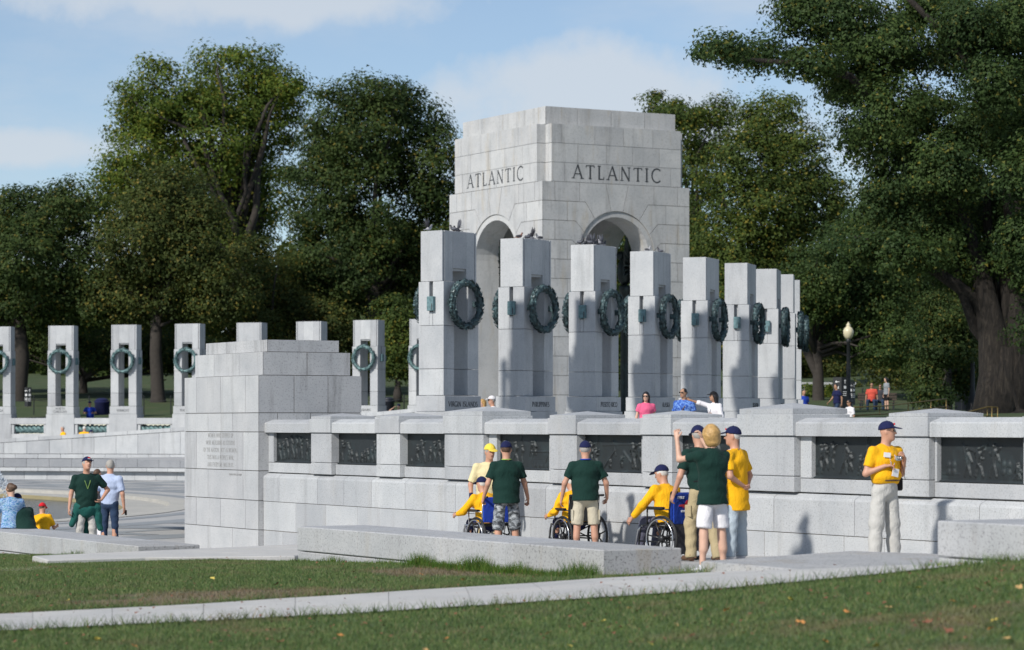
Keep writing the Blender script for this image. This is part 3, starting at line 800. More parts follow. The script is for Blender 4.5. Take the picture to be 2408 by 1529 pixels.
for fi, ang in enumerate((0, -90)):
    fr = empty('facade', (0, 0, 0), math.radians(ang)); fr.parent = av
    polys = half + [[(-x, z) for x, z in p] for p in half] + key
    for p in polys:
        st = stone('stone_block', fr, GRA, ccw(p), .24, .011, (-AH, AH), 0); st.location.y = -AH
    bed = [(-AH + .03, 0), (-RO, 0)] + arcp(RO, -90, 90, 20) + [(RO, 0), (AH - .03, 0), (AH - .03, ZT - .02), (-AH + .03, ZT - .02)]
    mb = MB(); mb.prism(ccw(bed), -AH + .03, -AH + .046); mb.obj('joint_bed', MORT2, fr)
    MB().box(-AH + .46, AH - .46, -AH + .035, -AH + .05, ZT, ZT + 2.41).obj('joint_bed', MORT2, fr)
    # archivolt ring and jamb strip, stepped back
    segs = [(-90, -82), (-82, -60), (-60, -36), (-36, -9), (-9, 9), (9, 36), (36, 60), (60, 82), (82, 90)]
    for a0, a1 in segs:
        p = arcp(RO + .02, a0, a1, 6) + arcp(RI, a1, a0, 6)
        st = stone('arch_stone', fr, GRA, ccw(p), .3, .006); st.location.y = -AH + .09
    z = ZS; k = 0
    while z > .05:
        zz = max(0, z - (CH if k else ZS - (ZT - 4 * CH)) if k or ZS > ZT - 4 * CH else z - CH)
        for sg in (-1, 1):
            st = stone('jamb_stone', fr, GRA, ccw([(sg * x, q) for x, q in rect(RI, RO + .02, zz, z)]), .3, .006); st.location.y = -AH + .09
        z = zz; k += 1
    # upper stage: slab between notched corners
    n_ = .43; e = AH - n_
    jt = [(.10, .30, .52, .73, .92), (.2, .42, .62, .83), (.08, .33, .55, .78)]
    for c in range(3):
        zz0 = ZT + c * .807; zz1 = zz0 + .807
        js = [-e] + [-e + 2 * e * q for q in jt[c]] + [e]
        for a, b in zip(js[:-1], js[1:]):
            st = stone('stone_block', fr, GRA, rect(a, b, zz0, zz1), .2, .010); st.location.y = -AH + .01
        for sg in (-1, 1):   # return faces of the notch
            mb = MB(); mb.box(sg * e - (.0 if sg > 0 else -.0), sg * e - sg * .2, -AH + .21, -AH + n_ + .05, zz0 + .01, zz1 - .01); mb.obj('stone_block', GRA, fr)
    # attic
    h2 = AH - .42
    js = [-h2] + [-h2 + 2 * h2 * q for q in (.24, .50, .76)] + [h2]
    for a, b in zip(js[:-1], js[1:]):
        st = stone('stone_block', fr, GRA, rect(a, b, ZT + 2.425, ZT + 3.19), .2, .010, (-h2, h2)); st.location.y = -h2
    lettering(['ATLANTIC'], .58, INC, fr, 0, -AH + .008, ZT + .16, sx=1.0, track=.26)
# solid body behind the facing stones: four walls pierced by arches, roof
for ang in (0, 90, 180, 270):
    inner = AH - 1.25
    fr_y = -AH + .05
    out = [(-AH + .05, 0), (-RI, 0)] + arcp(RI, -90, 90, 20) + [(RI, 0), (AH - .05, 0), (AH - .05, ZT - .03), (-AH + .05, ZT - .03)]
    bk = [(max(-inner, min(inner, x)), z) for x, z in out]
    mb = MB(); mb.prism(ccw(out), fr_y, -inner, back=ccw(bk)); o = mb.obj('wall_body', GRA, av); o.rotation_euler.z = math.radians(ang)
MB().box(-AH + .1, AH - .1, -AH + .1, AH - .1, ZT - .25, ZT - .04).obj('ceiling', GRA, av)
MB().box(-AH + .5, AH - .5, -AH + .5, AH - .5, ZT - .02, ZT + 3.16).obj('attic_body', GRA, av)
for sg in (-1, 1):
    MB().box(-AH + .43 + .05, AH - .48, sg * (AH - .30) - .27, sg * (AH - .30) + .27, ZT, ZT + 2.41).obj('attic_body', GRA, av)
    MB().box(sg * (AH - .30) - .27, sg * (AH - .30) + .27, -AH + .48, AH - .48, ZT + .005, ZT + 2.405).obj('attic_body', GRA, av)
MB().box(-AH - .3, AH + .3, -AH - .3, AH + .3, -1.2, -.004).obj('plinth', GRA, av)
# bronze columns with eagles inside
for k, (sx, sy) in enumerate(((-1, -1), (1, -1), (1, 1), (-1, 1))):
    r = empty('bronze_column', (AXC + sx * 1.8, AYC + .47 + sy * 2.0, ZB), math.atan2(sy, sx), 'dark bronze column with an eagle, inside the pavilion, ' + ('near corner', 'right corner', 'far corner', 'left corner')[k], 'column', 'bronze columns inside the pavilion')
    MB().lathe([(.40, 0), (.42, .15), (.33, .3), (.29, .5), (.26, 5.2), (.34, 5.35), (.36, 5.5), (.30, 5.6)], 16).obj('shaft', BRE, r, smooth=True)
    mb = MB(); mb.ell((-.1, 0, 6.2), (.34, .30, .62)); mb.ell((-.28, 0, 6.9), (.2, .15, .2)); mb.tube([(-.42, 0, 6.92), (-.55, 0, 6.86)], [.07, .02], 6); mb.obj('eagle', BRE, r, smooth=True)
    for sg in (-1, 1):
        mb = MB()
        for f in range(7):
            a = math.radians(30 + f * 13); L = 1.7 - .1 * f
            p0 = Vector((.05, sg * .22, 6.45 - .04 * f)); p1 = p0 + Vector((.25 * L * .3, sg * L * math.sin(a) * .75, L * math.cos(a) * .8))
            mb.tube([p0, p0.lerp(p1, .5) + Vector((.05, 0, .05)), p1], [.10, .14, .04], 6, flat=.35)
        mb.obj('wing', BRE, r, smooth=True)

av.scale = (1, 1.13, 1); av.location.y = AYC + AH * .13
# ------------------------------------------------------------------ wreath (one mesh for the near, one for the far pillars)
def wreath_meshes(Rm=.55, rt=.080, n=380, seed=1):
    core = MB(); pts = [(Rm * math.cos(2 * math.pi * i / 40), 0, Rm * math.sin(2 * math.pi * i / 40)) for i in range(41)]
    core.tube(pts, rt * .9, 10, cap=False)
    r = random.Random(seed); mb = MB()
    for i in range(n):
        a = 2 * math.pi * (i + r.random()) / n; side = 1 if math.sin(a + math.pi / 2) > 0 else 1
        ph = r.uniform(0, 2 * math.pi)
        er = Vector((math.cos(a), 0, math.sin(a))); et = Vector((-math.sin(a), 0, math.cos(a)))
        if a < math.pi * .5 or a > math.pi * 1.5: grow = et
        else: grow = -et
        nrm = er * math.cos(ph) + Vector((0, 1, 0)) * math.sin(ph)
        p = er * Rm + nrm * rt * .88
        w = grow.cross(nrm).normalized(); L = r.uniform(.10, .17); wd = r.uniform(.028, .048)
        lift = nrm * r.uniform(.018, .050)
        v = [p - w * wd * .4, p + grow * L * .5 - w * wd + lift * .6, p + grow * L + lift, p + grow * L * .5 + w * wd + lift * .6, p + w * wd * .4, p + grow * L * .5 + lift * .95]
        mb.add(v, [(0, 1, 5), (1, 2, 5), (2, 3, 5), (3, 4, 5), (4, 0, 5)])
        if i % 9 == 0: mb.ell(p + nrm * .02, (.035,) * 3, 6, 4)
    return core.me('ring'), mb.me('leaves')
WR = wreath_meshes(); WRF = wreath_meshes(n=240, seed=5)
for m_ in (WR[0], WRF[0]):
    m_.polygons.foreach_set('use_smooth', [True] * len(m_.polygons))

def pillar(label, centre, ang, zb, names, far=False, group='', zlow=-1.2, two_sides=True):
    """centre on the ground, ang = rotation so that local -y is the lettered face; stands zb high"""
    r = empty('memorial_pillar', (centre[0], centre[1], zb), ang, label, 'pillar', group)
    Wb, Db, Wm, Dm, Wt, Dt = 1.45, .95, 1.40, .83, 1.36, .72
    SW = .27      # half slot
    mat = GRP
    block('plinth', r, mat, -Wb / 2 - .03, Wb / 2 + .03, -Db / 2 - .03, Db / 2 + .03, zlow, -.004, c=.01)
    block('name_block', r, mat, -Wb / 2, Wb / 2, -Db / 2, Db / 2, 0, .40, c=.01, gap=.002)
    zs = [.404, 1.075, 2.17, 3.28]
    for a, b in zip(zs[:-1], zs[1:]):
        for sg in (-1, 1):
            x0, x1 = sorted((sg * SW, sg * Wm / 2))
            if b < 3.0 or True:
                if a > 2.0:
                    # shaft stone with the narrow side slit for the wreath bracket
                    block('shaft_stone', r, mat, x0, x1, -Dm / 2, -.055, a, b, c=.006, gap=.004)
                    block('shaft_stone', r, mat, x0, x1, .055, Dm / 2, a, b, c=.006, gap=.004)
                    xi0, xi1 = (x0, x1 - .16) if sg > 0 else (x0 + .16, x1)
                    block('slit_back', r, mat, xi0, xi1, -.054, .054, 2.52, b - .004, c=.002)
                    block('slit_foot', r, mat, x0, x1, -.054, .054, a + .004, 2.518, c=.002, gap=.002)
                else: block('shaft_stone', r, mat, x0, x1, -Dm / 2, Dm / 2, a, b, c=.008, gap=.005)
    # recessed web inside the slot on one half (the slot is only open beside it)
    z0, z1 = 3.284, 4.56
    # head with notch for the slot top and a vertical groove near the edges
    for sg in (-1, 1):
        x0, x1 = sorted((sg * SW, sg * (Wt / 2 - .085))); block('head_stone', r, mat, x0, x1, -Dt / 2, Dt / 2, z0, z1, c=.006, gap=.001)
        x0, x1 = sorted((sg * (Wt / 2 - .06), sg * Wt / 2)); block('head_edge', r, mat, x0, x1, -Dt / 2 + .005, Dt / 2 - .005, z0, z1, c=.004, gap=.001)
        x0, x1 = sorted((sg * (Wt / 2 - .086), sg * (Wt / 2 - .059))); block('groove_back', r, mat, x0, x1, -Dt / 2 + .05, Dt / 2 - .05, z0, z1 - .002, c=0)
    block('head_stone', r, mat, -SW, SW, -Dt / 2 + .001, Dt / 2 - .001, 3.62, z1 - .001, c=.004, gap=0)
    block('slot_lintel', r, mat, -SW, SW, -Dt / 2 + .05, Dt / 2 - .05, 3.56, 3.619, c=.004)
    # bronze wreaths on both faces and their bracket boxes
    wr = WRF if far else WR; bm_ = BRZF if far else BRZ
    for sg in ((-1, 1) if two_sides else (-1,)):
        w = link('wreath', wr[0], bm_, r, (0, sg * (Dm / 2 + .16), 2.71)); lf = link('leaves', wr[1], bm_, w); 
        if sg > 0: w.rotation_euler.z = math.pi
        for hx in (-.5, .5):
            MB().box(hx - .05, hx + .05, min(0, sg * (Dm / 2 + .16)), max(0, sg * (Dm / 2 + .16)), 2.66, 2.80).obj('armature', bm_, r)
    for sg in (-1, 1):
        x0 = sg * (Wm / 2 + .002); b = block('bracket', r, BRB, min(x0, x0 + sg * .10), max(x0, x0 + sg * .10), -.15, .055, 2.54, 2.90, c=.008)
        MB().box(min(x0 + sg * .101, x0 + sg * .104), max(x0 + sg * .101, x0 + sg * .104), -.13, -.10, 2.56, 2.72).obj('slot_mark', INC, b, loc=-b.location)
    if names:
        h = .122 if not far else .115
        wd_ = max(sum(GL[ch][0] + .10 for ch in ln) for ln in names) * h
        sxx = min(.95, 1.26 / wd_)
        lettering(names, h, INC, r, 0, -Db / 2 - .001, (.13 if len(names) == 1 else .23), sx=sxx, lead=1.35, track=.10, bold=1.15)
    return r

near = [  # image column of the near vertical edge, depth, facing angle, name
    (1043, 68.35, 51.5, ['VIRGIN ISLANDS'], 'VIRGIN ISLANDS'), (1232.6, 71.4, 56.0, ['PHILIPPINES'], 'PHILIPPINES'), (1399.8, 74.2, 60.5, ['PUERTO RICO'], 'PUERTO RICO'),
    (1540, 77.3, 65.0, ['ALASKA'], 'ALASKA'), (1664, 80.4, 69.0, ['ARIZONA'], 'ARIZONA'), (1761.6, 83.6, 73.5, ['OKLAHOMA'], 'OKLAHOMA'), (1830.5, 87.1, 78.5, ['WYOMING'], None), (1870, 90.6, 82.5, None, None), (1885, 94.5, 86, None, None)]
for i, (x, d, th, nm, lb) in enumerate(near):
    n = rfdir(th); t = Vector((-n.y, n.x, 0)); ang = math.atan2(n.x, -n.y)
    Rr = (x - CX) / FPX * d; c0 = Vector((*rf(Rr, d), 0))
    cen = c0 - n * (.83 / 2) + t * (1.40 / 2)
    lab = f'near granite pillar carved {lb} with a bronze wreath' if lb else ('seventh near granite pillar, wreath nearly edge on', 'eighth near granite pillar, wreath seen edge on', 'rearmost granite pillar of the near row')[i - 6]
    pillar(lab, cen, ang, ZC + .31 + .016 * i, nm, group='near row of wreath pillars')
NEARP = near
far = [(-8, 141.5, 7, ['GEORGIA'], 'far granite pillar cut by the left picture edge'), (140, 140.2, 10, ['NORTH', 'CAROLINA'], 'far granite pillar carved NORTH CAROLINA'), (288, 138.9, 13, ['VERMONT'], 'far granite pillar carved VERMONT'),
       (437, 137.4, 16, ['TENNESSEE'], 'far granite pillar carved TENN, partly behind the inscribed pier'), (582, 136.0, 19, ['WISCONSIN'], 'far granite pillar whose head shows above the left of the inscribed pier'), (722, 134.4, 22, ['OHIO'], 'far granite pillar whose head shows above the right of the inscribed pier'),
       (856, 132.6, 25, ['ALABAMA'], 'far granite pillar right of the inscribed pier'), (988, 131.2, 28, ['MISSOURI'], 'far granite pillar half hidden by the nearest pillar')]
FARC = []
for i, (x, d, be, nm, lb) in enumerate(far):
    n = rfdir(-be); ang = math.atan2(n.x, -n.y); t = Vector((-n.y, n.x, 0))
    c0 = Vector((*rf((x - CX) / FPX * d, d), 0)) + t * .06
    cen = c0 - n * .4
    if nm in (['WISCONSIN'], ['OHIO']): nm = None
    pillar(lb, cen, ang, ZC + .50, nm, far=True, group='far row of wreath pillars', zlow=-3.2)
    FARC.append((cen, n))
# balustrades with bronze rope between the far pillars
def rope_mesh(L, rr=.17):
    mb = MB()
    for k in range(3):
        pts = []
        for i in range(33):
            u = i / 32; a = 2 * math.pi * (u * 2.2 + k / 3)
            pts.append((-L / 2 + L * u, .11 * math.cos(a), .11 * math.sin(a)))
        mb.tube(pts, .115, 7, cap=True)
    return mb.me('rope')
for i in range(len(FARC) - 1):
    a, b = FARC[i][0], FARC[i + 1][0]; m = (a + b) / 2; dd = (b - a); L = dd.length - 1.35
    r = empty('balustrade', (m.x, m.y, ZC), math.atan2(dd.y, dd.x), 'granite balustrade with bronze rope, ' + ('leftmost span in view', 'right of the NORTH CAROLINA pillar', 'right of the VERMONT pillar', 'hidden left of the inscribed pier', 'behind the inscribed pier', 'left of the ALABAMA pillar', 'right of the ALABAMA pillar')[i], 'balustrade', 'rope balustrades of the far row')
    block('coping', r, GRP, -L / 2, L / 2, -.34, .34, -.02, .30, c=.02)
    block('sill', r, GRP, -L / 2, L / 2, -.30, .30, -2.0, -.52, c=.02)
    for sg in (-1, 1):
        block('end_block', r, GRP, min(sg * L / 2, sg * (L / 2 - .32)), max(sg * L / 2, sg * (L / 2 - .32)), -.28, .28, -.515, -.025, c=.01)
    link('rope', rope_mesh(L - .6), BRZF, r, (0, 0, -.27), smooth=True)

# ------------------------------------------------------------------ curved ramp wall of the far side
RC = Vector((22.0, 101.9, 0))
rwall = empty('ramp_wall', (RC.x, RC.y, 0), 0, 'curved far retaining wall of the ramp with a stone ledge', 'wall')
def pol(R_, ph, z): return (R_ * math.sin(math.radians(ph)), -R_ * math.cos(math.radians(ph)), z)
def arc_block(name, mat, R0, R1, p0, p1, z0a, z0b, z1a, z1b, n=2, g=.008):
    gp = math.degrees(g / R0); p0 += gp; p1 -= gp; vs = []
    for i in range(n + 1):
        u = i / n; p = p0 + (p1 - p0) * u; za = z0a + (z0b - z0a) * u + g; zb = z1a + (z1b - z1a) * u - g
        vs += [pol(R0, p, za), pol(R1, p, za), pol(R1, p, zb), pol(R0, p, zb)]
    fs = [(0, 1, 2, 3), (4 * n + 3, 4 * n + 2, 4 * n + 1, 4 * n)]
    for i in range(n):
        a = 4 * i; b = a + 4
        for k in range(4): fs.append((a + k, b + k, b + (k + 1) % 4, a + (k + 1) % 4))
    return link(name, mesh(vs, fs), mat, rwall)
def ramp_top(ph): return .86 + (145 - ph) * .036
ph = 100.0; step = 1.95
k = 0
while ph < 158:
    j0 = ph + step * .5
    arc_block('ledge_stone', GRP, 34.35, 36, ph + step * .3, ph + step * 1.3, -.58, -.58, -.40, -.40)
    arc_block('foot_stone', GRP, 34.62, 36, ph, ph + step, -1.05, -1.05, -.585, -.585)
    arc_block('band_stone', GRD, 34.9, 36, ph, ph + step, -.395, -.395, .03, .03)
    arc_block('stone_block', GRP, 34.93, 36, j0, j0 + step, .035, .035, .26, .26)
    t0, t1 = ramp_top(ph) - .2, ramp_top(ph + step) - .2
    arc_block('stone_block', GRP, 34.93, 36, ph, ph + step, .265, .265, t0, t1)
    arc_block('coping', GRP, 34.90, 36.1, ph + .9, ph + .9 + step, ramp_top(ph + .9) - .195, ramp_top(ph + .9 + step) - .195, ramp_top(ph + .9), ramp_top(ph + .9 + step))
    ph += step; k += 1
# ------------------------------------------------------------------ ground behind the memorial
def terr(r, ph):
    k = .02 + .03 * sstep(88, 112, ph)
    z = 2.02 + k * max(0, min(r, 130) - 44) + (.008 * max(0, r - 130))
    t = sstep(44, 64, ph); return .9 * (1 - t) + z * t
V = []; F = []; rs = [42.4, 44, 47, 52, 58, 66, 76, 90, 110, 140, 200, 320, 600, 1200]; phs = [39 + 3 * i for i in range(57)]
for r in rs:
    for p in phs: V.append((RC.x + r * math.sin(math.radians(p)), RC.y - r * math.cos(math.radians(p)), terr(r, p)))
n = len(phs)
for i in range(len(rs) - 1):
    for j in range(n - 1):
        F.append((i * n + j, (i + 1) * n + j, (i + 1) * n + j + 1, i * n + j + 1))
struct(link('park_lawn', mesh(V, F), LAWNF, smooth=True))
struct(MB().box(22.9, 140, -30, 52.3, -1.2, .86).obj('terrace', PAVE))
# circular ramp terrace under the pillars
vs = []; fs = []; phs2 = [4 + 2.5 * i for i in range(66)]
for p in phs2:
    for R_, z in ((36.0, .0), (42.6, .0)):
        zz = .86 + .55 * sstep(20, 75, p) if p < 90 else (-.15 + 1.5 * sstep(158, 112, p))
        vs.append((RC.x + R_ * math.sin(math.radians(p)), RC.y - R_ * math.cos(math.radians(p)), zz))
for i in range(len(phs2) - 1): fs.append((2 * i, 2 * i + 1, 2 * i + 3, 2 * i + 2))
struct(link('ramp', mesh(vs, fs), PAVE))

# ------------------------------------------------------------------ trees
def leaf_mat(name, c0, c1, c2, yel=.06, trans=.42):
    m, nt, b = newmat(name)
    geo = nd(nt, 'ShaderNodeNewGeometry')
    n2 = nd(nt, 'ShaderNodeTexNoise', {'Vector': geo.outputs['Position'], 'Scale': .35, 'Detail': 2.0})
    c = ramp(nt, geo.outputs['Random Per Island'], [(0, c0), (.5, c1), (1 - yel - .02, c1), (1 - yel, c2), (1, c2)])
    c = mixc(nt, 1.0, c, ramp(nt, n2.outputs[0], [(.35, (.72, .78, .8)), (.65, (1.25, 1.18, 1.0))]), 'MULTIPLY')
    nt.links.new(c, b.inputs['Base Color']); b.inputs['Roughness'].default_value = .6; b.inputs['Specular IOR Level'].default_value = .18
    tr = nd(nt, 'ShaderNodeBsdfTranslucent', {'Color': c}); mx = nd(nt, 'ShaderNodeMixShader', {0: trans})
    nt.links.new(b.outputs[0], mx.inputs[1]); nt.links.new(tr.outputs[0], mx.inputs[2])
    nt.links.new(mx.outputs[0], nt.nodes['Material Output'].inputs[0])
    return m
LF_DK = leaf_mat('leaf_dark', (.034, .060, .020), (.060, .094, .028), (.17, .15, .035), .06)
LF_BR = leaf_mat('leaf_bright', (.055, .098, .020), (.12, .17, .028), (.24, .22, .04), .10)
LF_OL = leaf_mat('leaf_olive', (.044, .066, .020), (.078, .102, .029), (.20, .165, .04), .10)
LF_EL = leaf_mat('leaf_elm', (.034, .064, .022), (.062, .102, .032), (.19, .18, .04), .04)
LF_YG = leaf_mat('leaf_yellowing', (.046, .080, .022), (.088, .126, .030), (.24, .21, .04), .07)
BARK, nt, b = newmat('bark')
mp = nd(nt, 'ShaderNodeMapping', {'Vector': nd(nt, 'ShaderNodeTexCoord').outputs['Object'], 'Scale': (5.0, 5.0, 1.1)})
n1 = nd(nt, 'ShaderNodeTexNoise', {'Vector': mp.outputs[0], 'Scale': 1.6, 'Detail': 8.0, 'Roughness': .7, 'Distortion': .6})
nt.links.new(ramp(nt, n1.outputs[0], [(.35, (.010, .008, .007)), (.55, (.034, .027, .021)), (.72, (.075, .062, .048))]), b.inputs['Base Color']); b.inputs['Roughness'].default_value = .95  # elm bark ramp darkened: the shade on the trunk is put into its colour
nt.links.new(nd(nt, 'ShaderNodeBump', {'Height': n1.outputs[0], 'Strength': 1.0, 'Distance': .25}).outputs[0], b.inputs['Normal'])
BARK_D = flat('bark_dark', (.038, .032, .027), .95, 0, .4, 6.0, .6)

def leaves_mesh(P, N_, size, rng):
    """P leaf positions, N_ leaf normals (unit), one small face per leaf"""
    n = len(P)
    a = rng.normal(size=(n, 3)); a -= (a * N_).sum(1, keepdims=True) * N_; a /= np.linalg.norm(a, axis=1, keepdims=True) + 1e-9
    w = np.cross(N_, a); s = size * rng.uniform(.6, 1.35, (n, 1))
    fold = N_ * s * rng.uniform(.05, .28, (n, 1))
    V = np.stack([P - a * s * .5 - w * s * .28, P + w * s * .5 + fold, P + a * s * .6 - w * s * .12], 1).reshape(-1, 3)
    F = np.arange(3 * n, dtype=np.int32).reshape(n, 3)
    return mesh_np(V, F, 'leaves')
def crown_points(blobs, count, clump, rng, gap=.12, inner=.25):
    """leaves gathered in clumps on lumpy ellipsoids; blobs = [(centre, (rx, ry, rz))]"""
    vol = np.array([(b[1][0] * b[1][1] * b[1][2]) ** (2 / 3) for b in blobs]); vol /= vol.sum()
    P = []; Nn = []; C = []
    for (c, r), f in zip(blobs, vol):
        m = max(6, int(count * f / 120))
        u = rng.normal(size=(m, 3)); u /= np.linalg.norm(u, axis=1, keepdims=True)
        lump = 1 + .16 * np.sin(u[:, 0:1] * 5 + c[0]) * np.sin(u[:, 1:2] * 6 + c[1]) + .10 * np.sin(u[:, 2:3] * 9 + c[2])
        rad = np.where(rng.random((m, 1)) < inner, rng.uniform(.35, .8, (m, 1)), rng.uniform(.80, 1.04, (m, 1))) * lump
        cc = np.array(c) + u * rad * np.array(r)
        keep = rng.random(m) > gap; cc = cc[keep]; uu = u[keep]
        k = int(count * f / max(1, len(cc)))
        cr = clump * rng.uniform(.55, 1.3, (len(cc), 1, 1))
        q = rng.normal(size=(len(cc), k, 3)); q /= np.linalg.norm(q, axis=2, keepdims=True)
        q *= rng.random((len(cc), k, 1)) ** .45
        pp = cc[:, None, :] + q * cr * np.array([1.15, 1.15, .72])
        nn = q * .9 + uu[:, None, :] * .55 + np.array([0, 0, .45]) + rng.normal(size=q.shape) * .42
        P.append(pp.reshape(-1, 3)); Nn.append(nn.reshape(-1, 3)); C.append(cc)
    P = np.concatenate(P); Nn = np.concatenate(Nn); Nn /= np.linalg.norm(Nn, axis=1, keepdims=True)
    return P, Nn, np.concatenate(C)
def limbs_mesh(base, fork, targets, r0, rng, bend=.15, extra=None):
    mb = MB(); base = Vector(base); fork = Vector(fork)
    pts = [base - Vector((0, 0, .5)), base, base.lerp(fork, .12), base.lerp(fork, .5) + Vector((rng.normal() * .1, rng.normal() * .1, 0)), fork]
    mb.tube(pts, [r0 * 1.9, r0 * 1.55, r0 * 1.1, r0 * .95, r0 * .8], 12)
    for t in targets:
        t = Vector(t); st = base.lerp(fork, rng.uniform(.72, 1.0)); L = (t - st).length
        mid = st.lerp(t, .5) + Vector((rng.normal() * bend * L * .5, rng.normal() * bend * L * .5, abs(rng.normal()) * bend * L * .6))
        pp = [st, st.lerp(mid, .5) + Vector((rng.normal(), rng.normal(), rng.normal())) * .03 * L, mid, mid.lerp(t, .55) + Vector((rng.normal(), rng.normal(), rng.normal())) * .04 * L, t]
        rr = r0 * rng.uniform(.28, .5)
        mb.tube(pp, [rr, rr * .8, rr * .6, rr * .35, rr * .12], 6)
    for pp, rr in (extra or []): mb.tube(pp, rr, 10)
    return mb.me('trunk')
def tree(name, label, bx, by, d, tr, blobs_px, count, leaf, lmat, clump=1.0, seed=0, gap=.12, fork_y=None, nl=16, bark=None, extra=None, group='trees behind the memorial', inner=.25, zb=None):
    rng = np.random.default_rng(100 + seed)
    base = W(bx, by, d)
    if zb is not None: base.z = zb
    blobs = []
    for b in blobs_px:
        px, py, rx, ry = b[:4]; dd = d + (b[4] if len(b) > 4 else rng.uniform(-2.5, 2.5))
        c = W(px, py, dd); k = dd / FPX
        blobs.append(((c.x, c.y, c.z), (rx * k, rx * k * .95, ry * k)))
    P, Nn, C = crown_points(blobs, count, clump, rng, gap, inner)
    me = leaves_mesh(P - np.array(base), Nn, leaf, rng)
    root = empty(name, base, 0, label, 'tree', group)
    link('crown', me, lmat, root)
    fy = fork_y if fork_y is not None else by - (by - min(b[1] for b in blobs_px)) * .45
    fk = W(bx + rng.uniform(-8, 8), fy, d)
    idx = rng.choice(len(C), min(nl, len(C)), replace=False)
    tm = limbs_mesh((0, 0, 0), fk - base, [Vector(C[i]) - base for i in idx], tr, rng, extra=[([Vector(p) - base for p in pp], rr) for pp, rr in (extra or [])])
    link('trunk', tm, bark or BARK_D, root, smooth=True)
    return root
TG = 'trees behind the far pillars'
tree('oak_tree', 'tallest tree with sunlit yellow green top behind the far pillars', 560, 955, 196, .7,
     [(560, 190, 105, 95), (395, 235, 105, 85), (640, 270, 70, 90), (480, 330, 150, 110), (330, 390, 85, 110), (600, 430, 80, 110), (440, 500, 140, 110), (250, 480, 70, 80), (560, 560, 90, 80), (675, 205, 42, 40), (300, 280, 50, 50)], 102921, 0.211, LF_BR, 1.25, 1, gap=.20, fork_y=520, nl=34, group=TG)
tree('oak_tree', 'broad dark green tree left of the pavilion', 880, 950, 176, .55,
     [(860, 290, 120, 105), (960, 330, 90, 110), (790, 330, 80, 110), (1030, 400, 70, 110), (760, 470, 110, 120), (900, 480, 140, 130), (1040, 540, 60, 120), (830, 620, 160, 110), (960, 650, 120, 90), (720, 640, 80, 100), (880, 225, 50, 40), (950, 250, 50, 45)], 110838, 0.190, LF_DK, 1.15, 2, gap=.06, group=TG)
tree('oak_tree', 'olive brown tree below the tallest one', 372, 960, 163, .38,
     [(400, 470, 95, 80), (350, 560, 110, 110), (460, 580, 100, 110), (400, 680, 150, 90), (300, 690, 90, 80), (510, 690, 80, 70)], 79170, 0.169, LF_OL, 1.05, 3, gap=.05, fork_y=700, group=TG)
tree('oak_tree', 'dark leaning tree at the left picture edge', 42, 958, 166, .5,
     [(30, 500, 90, 60), (120, 520, 80, 80), (180, 480, 55, 55), (60, 610, 120, 90), (180, 620, 90, 100), (-60, 560, 100, 110), (40, 700, 150, 80), (200, 710, 90, 60), (-120, 680, 120, 110)], 95004, 0.176, LF_DK, 1.05, 4, gap=.08, fork_y=720, group=TG)
tree('oak_tree', 'dense low tree behind the VERMONT pillar', 640, 955, 170, .3,
     [(600, 650, 90, 90), (680, 720, 90, 70), (560, 740, 100, 50), (640, 800, 110, 60), (790, 775, 75, 65), (850, 840, 60, 50)], 43543, 0.169, LF_OL, 1.0, 5, gap=.05, group=TG)
tree('oak_tree', 'dark undergrowth tree between the far pillars', 200, 955, 178, .3,
     [(90, 800, 130, 60), (250, 810, 130, 60), (400, 810, 110, 60), (-60, 800, 110, 60), (540, 830, 80, 50)], 51460, 0.176, LF_DK, 1.0, 6, gap=.04, group=TG)
tree('maple_tree', 'small yellowing tree beside the nearest wreath pillar', 935, 925, 158, .16,
     [(930, 790, 34, 40), (915, 840, 26, 40), (950, 850, 28, 45), (930, 740, 50, 40)], 13854, 0.155, LF_YG, .8, 7, gap=.12, group=TG)
tree('oak_tree', 'dark tree behind the pavilion seen through its arches', 1230, 950, 172, .4,
     [(1150, 560, 130, 120), (1300, 600, 120, 120), (1450, 640, 120, 110), (1180, 760, 160, 110), (1400, 790, 160, 100)], 67294, 0.183, LF_DK, 1.1, 8, gap=.05, group=TG)
TR_ = 'trees right of the pavilion'
tree('oak_tree', 'thin yellowing tree just right of the pavilion', 1640, 950, 182, .32,
     [(1600, 280, 75, 48), (1560, 250, 45, 30), (1660, 330, 60, 60), (1690, 260, 40, 30), (1640, 430, 60, 70), (1620, 560, 60, 80), (1660, 680, 90, 90)], 33647, 0.176, LF_YG, .95, 9, gap=.28, fork_y=520, group=TR_)
tree('oak_tree', 'rounded yellow green tree right of the pavilion', 1790, 955, 166, .36,
     [(1810, 290, 85, 72), (1760, 390, 95, 90), (1880, 380, 80, 90), (1800, 500, 130, 100), (1720, 600, 90, 90), (1880, 600, 110, 100), (1780, 720, 120, 90), (1930, 480, 70, 90), (1700, 770, 70, 70)], 95004, 0.169, LF_YG, 1.0, 10, gap=.09, group=TR_)
tree('oak_tree', 'green tree with forked trunk beside the lamp post', 1925, 958, 146, .30,
     [(1960, 640, 100, 80), (1890, 700, 70, 70), (2040, 700, 110, 90), (2120, 620, 110, 90), (1990, 790, 90, 50), (2110, 800, 100, 60), (2030, 560, 90, 60)], 83128, 0.141, LF_EL, .85, 11, gap=.10, fork_y=800, group=TR_,
     extra=[([W(1925, 950, 146), W(1922, 880, 146), W(1880, 790, 146), W(1850, 720, 146)], [.3, .26, .2, .1])])
